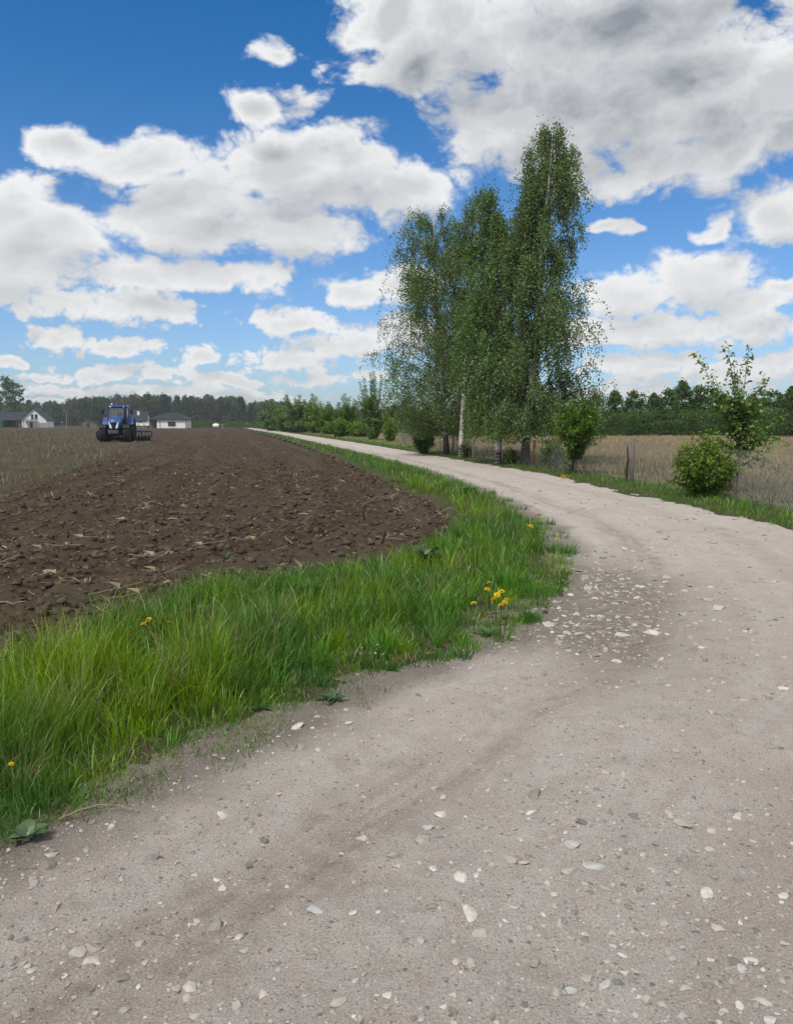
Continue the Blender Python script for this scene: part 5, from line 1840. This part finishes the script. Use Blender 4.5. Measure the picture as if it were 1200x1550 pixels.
# (column, row, width in columns, kind, label) of the stones that stand out
BIG = [
    (711, 1392, 36, 'pale', 'round white stone, the largest on the near road'),
    (697, 1334, 30, 'pale', 'flat white stone just above the largest white stone on the near road'),
    (721, 1332, 12, 'pale', 'small white chip touching the flat white stone on the near road'),
    (898, 1313, 32, 'blue', 'blue grey flat stone embedded in the middle of the near road'),
    (862, 1324, 30, 'grey', 'brownish grey stone beside the blue grey flat stone'),
    (866, 1283, 26, 'blue', 'bluish stone above the blue grey flat stone in the road'),
    (1033, 1245, 30, 'grey', 'grey wedge shaped stone standing proud of the road towards the right'),
    (1069, 1351, 27, 'pale', 'white pointed stone on the right half of the near road'),
    (1184, 1353, 18, 'pale', 'small white stone close to the right edge of the picture'),
    (803, 1237, 18, 'pale', 'small speckled white stone in the middle of the road'),
    (648, 1250, 20, 'blue', 'pale flat stone where the wheel track meets the gravel'),
    (656, 1321, 18, 'pale', 'small pale stone up and left of the flat white stone'),
    (477, 1380, 28, 'blue', 'flat bluish white stone alone in the near wheel track'),
    (361, 1418, 19, 'pale', 'white stone alone on the smooth brown part of the near road'),
    (533, 1387, 16, 'pale', 'narrow white stone right of the flat bluish white stone'),
    (338, 1241, 22, 'pale', 'flat white stone in the track below the verge'),
    (451, 1102, 24, 'pale', 'white stone lying at the edge of the verge grass'),
    (529, 1097, 16, 'pale', 'small white stone on the dark earth beside the verge'),
    (459, 1160, 30, 'dark', 'dark grey stone with a pale top half sunk beside the verge'),
    (301, 1540, 28, 'grey', 'grey pale stone at the bottom edge of the picture'),
    (512, 1526, 28, 'grey', 'grey stone at the bottom of the picture near the middle'),
    (210, 1490, 12, 'pale', 'small white stone near the bottom left corner'),
    (690, 1465, 20, 'pink', 'lilac white stone below the largest white stone'),
    (714, 1466, 20, 'grey', 'brown grey stone beside the lilac white stone'),
    (726, 1420, 28, 'grey', 'speckled grey stone under the largest white stone'),
    (864, 1496, 22, 'blue', 'bluish stone near the bottom of the road'),
    (917, 1489, 24, 'blue', 'pale greenish stone near the bottom of the road'),
    (979, 1513, 26, 'grey', 'paired grey stone near the bottom right'),
    (1138, 1450, 26, 'pale', 'white streaked stone towards the bottom right corner'),
    (1123, 1465, 20, 'blue', 'pale greenish chip under the white streaked stone'),
    (1165, 1540, 28, 'pale', 'white stone in the bottom right corner'),
    (1119, 1520, 18, 'pale', 'small white stone left of the bottom right corner stone'),
    (941, 1444, 16, 'pale', 'white pebble below the middle of the near road'),
    (809, 1460, 22, 'dark', 'dark brown stone near the lilac white stone'),
    (1024, 1321, 16, 'pink', 'rust red stone flush with the road surface'),
    (1004, 1394, 24, 'dark', 'dark grey flat stone on the right half of the road'),
    (772, 1307, 26, 'grey', 'beige flat stone above the middle of the near road'),
    (790, 1312, 22, 'grey', 'grey chip right of the beige flat stone'),
    (1014, 1230, 16, 'grey', 'small grey stone above the wedge shaped stone'),
    (915, 1175, 14, 'pink', 'pinkish white stone high on the gravel of the near road'),
]
taken = []
for px, py, w, kind, lab in BIG:
    p = at(px, py)
    s = w / 1200 * p[1] * .62
    put_stone(kind, p[0], p[1], s, lab, 'stones lying on the near road', .38)
    taken.append((p[0], p[1]))
n_pit, n_sc = 0, 0
while n_pit < 165:
    cx, cy, rx, ry = ((925, 880, 62, 32), (890, 950, 58, 42))[n_pit % 2]
    px, py = RS.normal(cx, rx * .62), RS.normal(cy, ry * .55)
    p = at(px, py)
    if float(sdist(p[0], p[1], E_L)) < .25: continue
    s = (RS.gamma(2.4, 1.5) + 2.5) / 1200 * p[1] * .5
    put_stone('pale' if RS.random() < .45 else 'grey', p[0], p[1], s, 'broken stone among many in the %s half of the loose patch at the bend' % ('upper' if py < 915 else 'lower'), 'broken stones of the loose patch at the bend', .3)
    n_pit += 1
while n_sc < 92:
    px, py = RS.uniform(0, 1200), RS.uniform(1000, 1550)
    p = at(px, py)
    if float(sdist(p[0], p[1], E_L)) < .15 or float(sdist(p[0], p[1], E_R)) > -.1: continue
    if RS.random() > .06 + .35 * px / 1200 + .55 * (py > 1230) * (px > 560): continue
    s = (RS.gamma(2.2, 2.0) + 4) / 1200 * p[1] * .5
    kd = ('pale', 'grey', 'blue', 'pink', 'dark')[int(RS.choice(5, p=[.22, .38, .18, .08, .14]))]
    nm = {'pale': 'small whitish stone', 'grey': 'small grey beige stone', 'blue': 'small blue grey stone', 'pink': 'small pinkish stone', 'dark': 'small dark stone'}[kd]
    put_stone(kd, p[0], p[1], s, nm + ' half sunk in the gravel among its like on the near road', 'small stones half sunk in the near road', .45)
    n_sc += 1

# ------------------------------------------------------------------ stalks on the soil
STALK_PALE = plain('dry_stalk', (.30, .235, .155), .8, .2, 0, .3, 20)
STALK_DARK = plain('rotten_stalk', (.045, .034, .025), .9, .1, 0, .4, 20)


def stalk(seed, L, r, m, name):
    R = np.random.default_rng(seed)
    n = 7
    pts = [(L * (k / (n - 1) - .5), R.normal(0, .02 * L), .01 + abs(R.normal(0, .012))) for k in range(n)]
    g = G().tube(pts, [r * (1.25 if k % 2 else .85) * (1 - .4 * k / n) for k in range(n)], 6)
    for k in range(2):                                   # torn husk
        i = int(R.integers(1, n - 1)); x, y, z = pts[i]
        g.add([(x, y - r, z), (x, y + r, z), (x + R.uniform(-.1, .1), y + R.uniform(.05, .12), z + .02), (x + .02, y + R.uniform(.03, .06), z + .03)], [(0, 1, 2, 3)])
    return g.mesh(name, m, False)


SM = [stalk(810 + i, L, r, STALK_PALE, 'corn_stalk') for i, (L, r) in enumerate(((.5, .006), (.36, .005), (.26, .006), (.2, .005), (.62, .0055), (.15, .006)))]
BIGST = [(145, 825, 0, 'straw bundle end, pale bent corn stalk lying on the soil far from the verge'), (100, 830, 4, 'longest pale corn stalk lying flat at the left of the soil'), (250, 838, 0, 'pale corn stalk lying level with the soil ridge in the middle'), (305, 825, 4, 'pale forked corn stalk on the soil ridge right of the middle'), (215, 850, 1, 'slanting corn stalk beneath the middle soil ridge'), (370, 826, 1, 'short bent white stalk on the soil nearer the weeds'),
         (560, 868, 4, 'thick pale stalk lying along the grass edge of the soil'), (70, 880, 2, 'pale husk scrap above the tall lime grass')]
for px, py, k, lab in BIGST:
    p = at(px, py)
    o = bpy.data.objects.new('corn_stalk', SM[k])
    o.location = (p[0], p[1], float(field_h(np.array([p[0]]), np.array([p[1]]))[0]) + .02)
    o.rotation_euler = (0, RS.normal(0, .08), RS.normal(.25, .35))
    link(o); tag(o, lab, 'stalk', 'corn stalks lying on the soil')
c = 0
while c < 100:
    px, py = RS.uniform(-20, 690), 690 + 260 * RS.random() ** 1.2
    p = at(px, py)
    if float(sdist(p[0], p[1], E_F)) > -.15 or float(sdist(p[0], p[1], E_S)) < .6: continue
    o = bpy.data.objects.new('corn_stalk', SM[int(RS.integers(6))])
    o.location = (p[0], p[1], float(field_h(np.array([p[0]]), np.array([p[1]]))[0]) + .02)
    o.rotation_euler = (RS.uniform(-1, 1), RS.normal(0, .2), RS.uniform(0, 6.28))
    o.scale = [RS.uniform(.6, 1.15)] * 3
    link(o); tag(o, 'dry pale corn stalk loose among many ' + ('on the near soil behind the tall verge grass' if py > 800 else 'on the soil within the grass bend' if px > 430 else 'in the middle of the ploughed soil'), 'stalk', 'loose corn stalks on the ploughed soil')
    c += 1


def stub(seed):
    R = np.random.default_rng(seed)
    g = G().tube([(0, 0, -.05), (.01, 0, .10), (R.uniform(-.03, .03), R.uniform(-.03, .03), .22)], [.013, .012, .010], 7)
    for k in range(5):
        a = R.uniform(0, 6.28)
        g.tube([(0, 0, .03), (.05 * math.cos(a), .05 * math.sin(a), -.02)], [.006, .003], 4)
    return g.mesh('corn_stub', STALK_DARK)


ST = [stub(830 + i) for i in range(3)]
for i, (px, py, s, lab) in enumerate(((551, 785, 1.1, 'dark upright corn stub, tallest on the soil near the grass bend'), (578, 828, .95, 'dark leaning corn stub on the soil near the grass bend'), (492, 806, .7, 'small dark corn stub on the soil left of the upright one'), (660, 800, .6, 'low dark stub close to the rounded end of the soil'),
                                      (470, 690, 1.0, 'dark stub far up the soil beside the verge'), (276, 745, .9, 'dark stub in a clump of clods on the middle of the field'), (330, 768, .7, 'dark short stub right of the middle of the field'), (155, 765, .9, 'dark leaning stub on the left of the ploughed soil'))):
    p = at(px, py)
    o = bpy.data.objects.new('corn_stub', ST[i % 3])
    o.location = (p[0], p[1], float(field_h(np.array([p[0]]), np.array([p[1]]))[0]) - .01)
    o.rotation_euler = (RS.normal(0, .2), RS.normal(0, .25), RS.uniform(0, 6.28)); o.scale = [s] * 3
    link(o); tag(o, lab, 'stub', 'dark corn stubs on the soil')

# ------------------------------------------------------------------ dandelions and weeds
PETAL = plain('dandelion_yellow', (.72, .47, .008), .6, .2, 0, .15, 60)
STEMM = plain('flower_stem', (.10, .15, .04), .6, .2)


def dandelion_meshes():
    R = np.random.default_rng(5)
    V, F = [], []
    for ring, (n, L, el, w) in enumerate(((18, .021, .15, .006), (16, .017, .55, .005), (12, .012, 1.0, .005))):
        for k in range(n):
            a = 2 * PI * (k + .5 * ring) / n + R.normal(0, .06)
            d = np.array([math.cos(a) * math.cos(el), math.sin(a) * math.cos(el), math.sin(el)])
            s = np.array([-math.sin(a), math.cos(a), 0]) * w / 2
            b_ = np.array([0, 0, .002 * ring])
            o = len(V)
            V += [b_ - s * .5, b_ + s * .5, b_ + d * L + s, b_ + d * L - s]
            F.append((o, o + 1, o + 2, o + 3))
    head = np_mesh('flower_head', np.array(V), [np.array(F)], PETAL)
    stem = G().tube([(0, 0, -1), (.012, .004, -.5), (0, 0, 0)], [.0028, .0025, .0022], 6).mesh('stem', STEMM, True)
    return head, stem


HEAD, DSTEM = dandelion_meshes()


def dandelion(px, py, hgt_, label, group, s=1.0):
    p = at(px, py, hgt_)
    gz = .03
    t_ = thing('dandelion', label, 'flower', (p[0], p[1], gz), RS.uniform(0, 6.28), group)
    h = link(bpy.data.objects.new('flower_head', HEAD), t_)
    h.location = (0, 0, hgt_ - gz); h.scale = [s] * 3
    h.rotation_euler = (RS.normal(0, .3), RS.normal(0, .3) , 0)
    st = link(bpy.data.objects.new('stem', DSTEM), t_)
    st.location = (0, 0, hgt_ - gz); st.scale = (1, 1, hgt_ - gz)


for px, py, lab in ((740, 883, 'topmost dandelion of the yellow group at the bend'), (737, 893, 'small dandelion under the topmost one of the group at the bend'), (759, 896, 'dandelion at the right shoulder of the group at the bend'), (752, 901, 'dandelion in the middle of the group at the bend'), (747, 908, 'dandelion below the middle of the group at the bend'),
                    (766, 909, 'upper one of the two touching dandelions at the bend'), (764, 913, 'lower one of the two touching dandelions at the bend'), (758, 917, 'lowest dandelion of the group at the bend'), (717, 914, 'dandelion standing apart to the left of the group at the bend')):
    dandelion(px, py, .24, lab, 'dandelions at the bend', 1.25)
for i, (px, py) in enumerate(((811, 781), (807, 785), (816, 780), (803, 797))):
    dandelion(px, py, .33, '%s dandelion in the tall grass at the tip of the bend' % ORD[i], 'dandelions at the tip of the bend', 1.6)
dandelion(843, 817, .16, 'single dandelion low at the road side of the bend', None, 1.4)
for i, (px, py) in enumerate(((225, 939), (217, 946), (256, 944))):
    dandelion(px, py, .34, ('upper', 'lower', 'paler')[i] + ' dandelion behind the long grass at the soil edge', 'dandelions at the soil edge', 1.1)
dandelion(17, 1157, .2, 'single dandelion deep in the tall grass at the left edge', None, .55)
dandelion(624, 858, .22, 'single pale dandelion over the dark weed clump', None, 1.0)
for i, (px, py) in enumerate(((850, 719), (853, 721), (857, 720), (860, 722), (855, 723), (849, 722), (863, 721))):
    dandelion(px, py, .10, '%s dandelion in the yellow clump under the forked bushy tree' % ORD[i], 'dandelions under the bushy tree', 2.0)

WEED = leaf_mat('weed_leaf', .25, .08)


def weed(label, px, py, n, L, w, up, col, seed, zf, rough_=.0, loc=None):
    """broad leaved rosette: each leaf a folded blade of its own length and pitch"""
    R = np.random.default_rng(seed)
    V, F, C = [], [], []
    for i in range(n):
        a = 2 * PI * i / n + R.normal(0, .35)
        e = R.uniform(*up)
        l = L * R.uniform(.55, 1.15)
        side = np.array([-math.sin(a), math.cos(a), 0])
        o = len(V)
        c = np.array(col) * R.uniform(.7, 1.3)
        ns = 6
        for k in range(ns + 1):
            s = k / ns
            r_ = l * (math.cos(e) * s + .12 * s * s)
            z = l * (math.sin(e) * s - .45 * s * s * max(.3, math.sin(e)))
            ctr = np.array([math.cos(a) * r_, math.sin(a) * r_, max(.004, z)])
            hw = w * l * (math.sin(PI * min(1, .08 + .92 * s ** .85)) ** .8) * .5 * (1 + rough_ * (-1) ** k)
            V += [ctr - side * hw + np.array([0, 0, hw * .35]), ctr, ctr + side * hw + np.array([0, 0, hw * .35])]
            C += [c, c * 1.12, c]
        for k in range(ns):
            b0 = o + 3 * k
            F += [(b0, b0 + 1, b0 + 4, b0 + 3), (b0 + 1, b0 + 2, b0 + 5, b0 + 4)]
    p = at(px, py) if loc is None else loc
    z = float(zf(np.array([p[0]]), np.array([p[1]]))[0])
    o = np_obj('weed', np.array(V), [np.array(F)], WEED, cols=np.clip(np.array(C), .004, .5), smooth=True)
    o.location = (p[0], p[1], max(z, .0) + .008)
    return tag(o, label, 'weed', 'broad leaved weeds')


DK, BR, GY = (.030, .075, .016), (.06, .13, .012), (.07, .11, .06)
vh, rh = verge_h, road_h
weed('grey green weed on bare soil above the lime grass', 78, 985, 12, .20, .30, (.5, 1.2), GY, 1, field_h, .2)
weed('dark leafy weed beside the lime grass at the soil edge', 90, 1005, 26, .22, .34, (.4, 1.3), DK, 2, field_h, .1)
weed('grey green weed on bare soil beyond the feathery weeds', 318, 915, 12, .20, .28, (.5, 1.2), GY, 3, field_h, .2)
weed('low plantain rosette at the road edge in the bottom left of the verge', 40, 1277, 11, .085, .62, (.35, .95), (.07, .14, .04), 4, rh)
weed('broad dock leaves by the bare corner of the verge', 505, 1060, 9, .11, .34, (.1, .45), (.05, .105, .035), 5, rh)
weed('broad rounded dock leaves at the grass foot under the dandelions', 738, 962, 8, .12, .42, (.3, .9), (.06, .13, .03), 6, rh)
weed('dark bushy weed clump in the grass below the rounded soil end', 645, 862, 46, .36, .22, (.5, 1.4), DK, 7, vh, .25)
weed('bright bushy weed between soil and grass left of the bend', 470, 915, 40, .30, .20, (.5, 1.4), BR, 8, vh, .25)
weed('feathery bright green weed clump where soil meets the middle grass', 375, 930, 54, .30, .13, (.5, 1.4), BR, 9, vh, .4)
weed('feathery dark weed clump right of the dandelions at the soil edge', 300, 955, 40, .27, .16, (.4, 1.3), (.04, .10, .014), 10, vh, .4)
weed('dark clump of broad weeds behind the lower dandelion at the soil edge', 250, 965, 30, .26, .26, (.5, 1.3), DK, 11, vh, .2)
weed('low weed on the worn corner of the verge', 395, 1075, 8, .08, .4, (.1, .5), (.045, .085, .045), 12, vh)
weed('dark leafy weed in the tall grass along the far verge', 705, 752, 34, .34, .22, (.5, 1.4), DK, 13, vh, .2)
weed('small green weed on the bare soil in the middle of the field', 345, 848, 14, .16, .24, (.3, 1.1), (.05, .10, .03), 14, field_h, .2)
weed('lone green sprig on the soil near the feathery weeds', 360, 880, 10, .15, .22, (.4, 1.2), (.05, .10, .03), 15, field_h, .2)

# small white stitchwort flowers in the verge
WP = plain('white_petal', (.75, .75, .72), .6)
V, F = [], []
for k in range(5):
    a = 2 * PI * k / 5
    for da, r_ in ((-.3, .006), (0, .009), (.3, .006)):
        V.append((math.cos(a + da) * r_, math.sin(a + da) * r_, .002))
    V.append((0, 0, 0))
    F.append((4 * k + 3, 4 * k, 4 * k + 1, 4 * k + 2))
WF = np_mesh('petals', np.array(V), [np.array(F)], WP)
for i, (px, py) in enumerate(((545, 989), (548, 981), (561, 989), (568, 989), (545, 975), (571, 976), (580, 990), (541, 1021), (540, 911), (533, 1000))):
    p = at(px, py, .12)
    t_ = thing('wildflower', 'tiny white wildflower in the short grass left of the dandelion group', 'flower', (p[0], p[1], .02), 0, 'tiny white wildflowers in the verge')
    h = link(bpy.data.objects.new('petals', WF), t_); h.location = (0, 0, .10); h.rotation_euler = (.6, 0, RS.uniform(0, 6))
    st = link(bpy.data.objects.new('stem', DSTEM), t_); st.location = (0, 0, .10); st.scale = (.5, .5, .10)

# long bent dry grass blades trailing onto the road
for i, (px, py, L, rz, lab) in enumerate(((765, 935, .35, -.2, 'pale dry grass blade trailing from the verge onto the earth under the dandelions'), (150, 1243, .3, .35, 'dry straw stem lying along the road edge at the bottom left of the verge'), (700, 970, .3, .6, 'bent dry blade lying at the grass foot left of the broad dock leaves'))):
    p = at(px, py)
    g = G().tube([(-L / 2, 0, .02), (-L / 4, .02, .035), (0, .03, .04), (L / 4, .02, .03), (L / 2, -.02, .012)], [.003, .0034, .003, .0025, .001], 5)
    o = g.build('grass_blade', STALK_PALE)
    o.location = (p[0], p[1], float(road_h(np.array([p[0]]), np.array([p[1]]))[0]) + .005); o.rotation_euler = (0, 0, rz)
    tag(o, lab, 'blade')

# ------------------------------------------------------------------ air
def haze():
    g = G().add([(x, y, z) for z in (-1.4, 40.0) for x, y in ((-6100, -6100), (6100, -6100), (6100, 6100), (-6100, 6100))], [(0, 3, 2, 1), (4, 5, 6, 7), (0, 1, 5, 4), (1, 2, 6, 5), (2, 3, 7, 6), (3, 0, 4, 7)])
    m = bpy.data.materials.new('air')
    m.use_nodes = True
    m.node_tree.nodes.clear()
    t = NT(m.node_tree)
    v = t.n('ShaderNodeVolumePrincipled')
    v.inputs['Color'].default_value = (.86, .92, 1.0, 1)
    v.inputs['Density'].default_value = .00034
    v.inputs['Anisotropy'].default_value = .3
    o = t.n('ShaderNodeOutputMaterial')
    t.put(o.inputs['Volume'], v.outputs[0])
    tag(g.build('haze', m), 'thin summer haze over the fields', 'haze', kind='stuff')


haze()
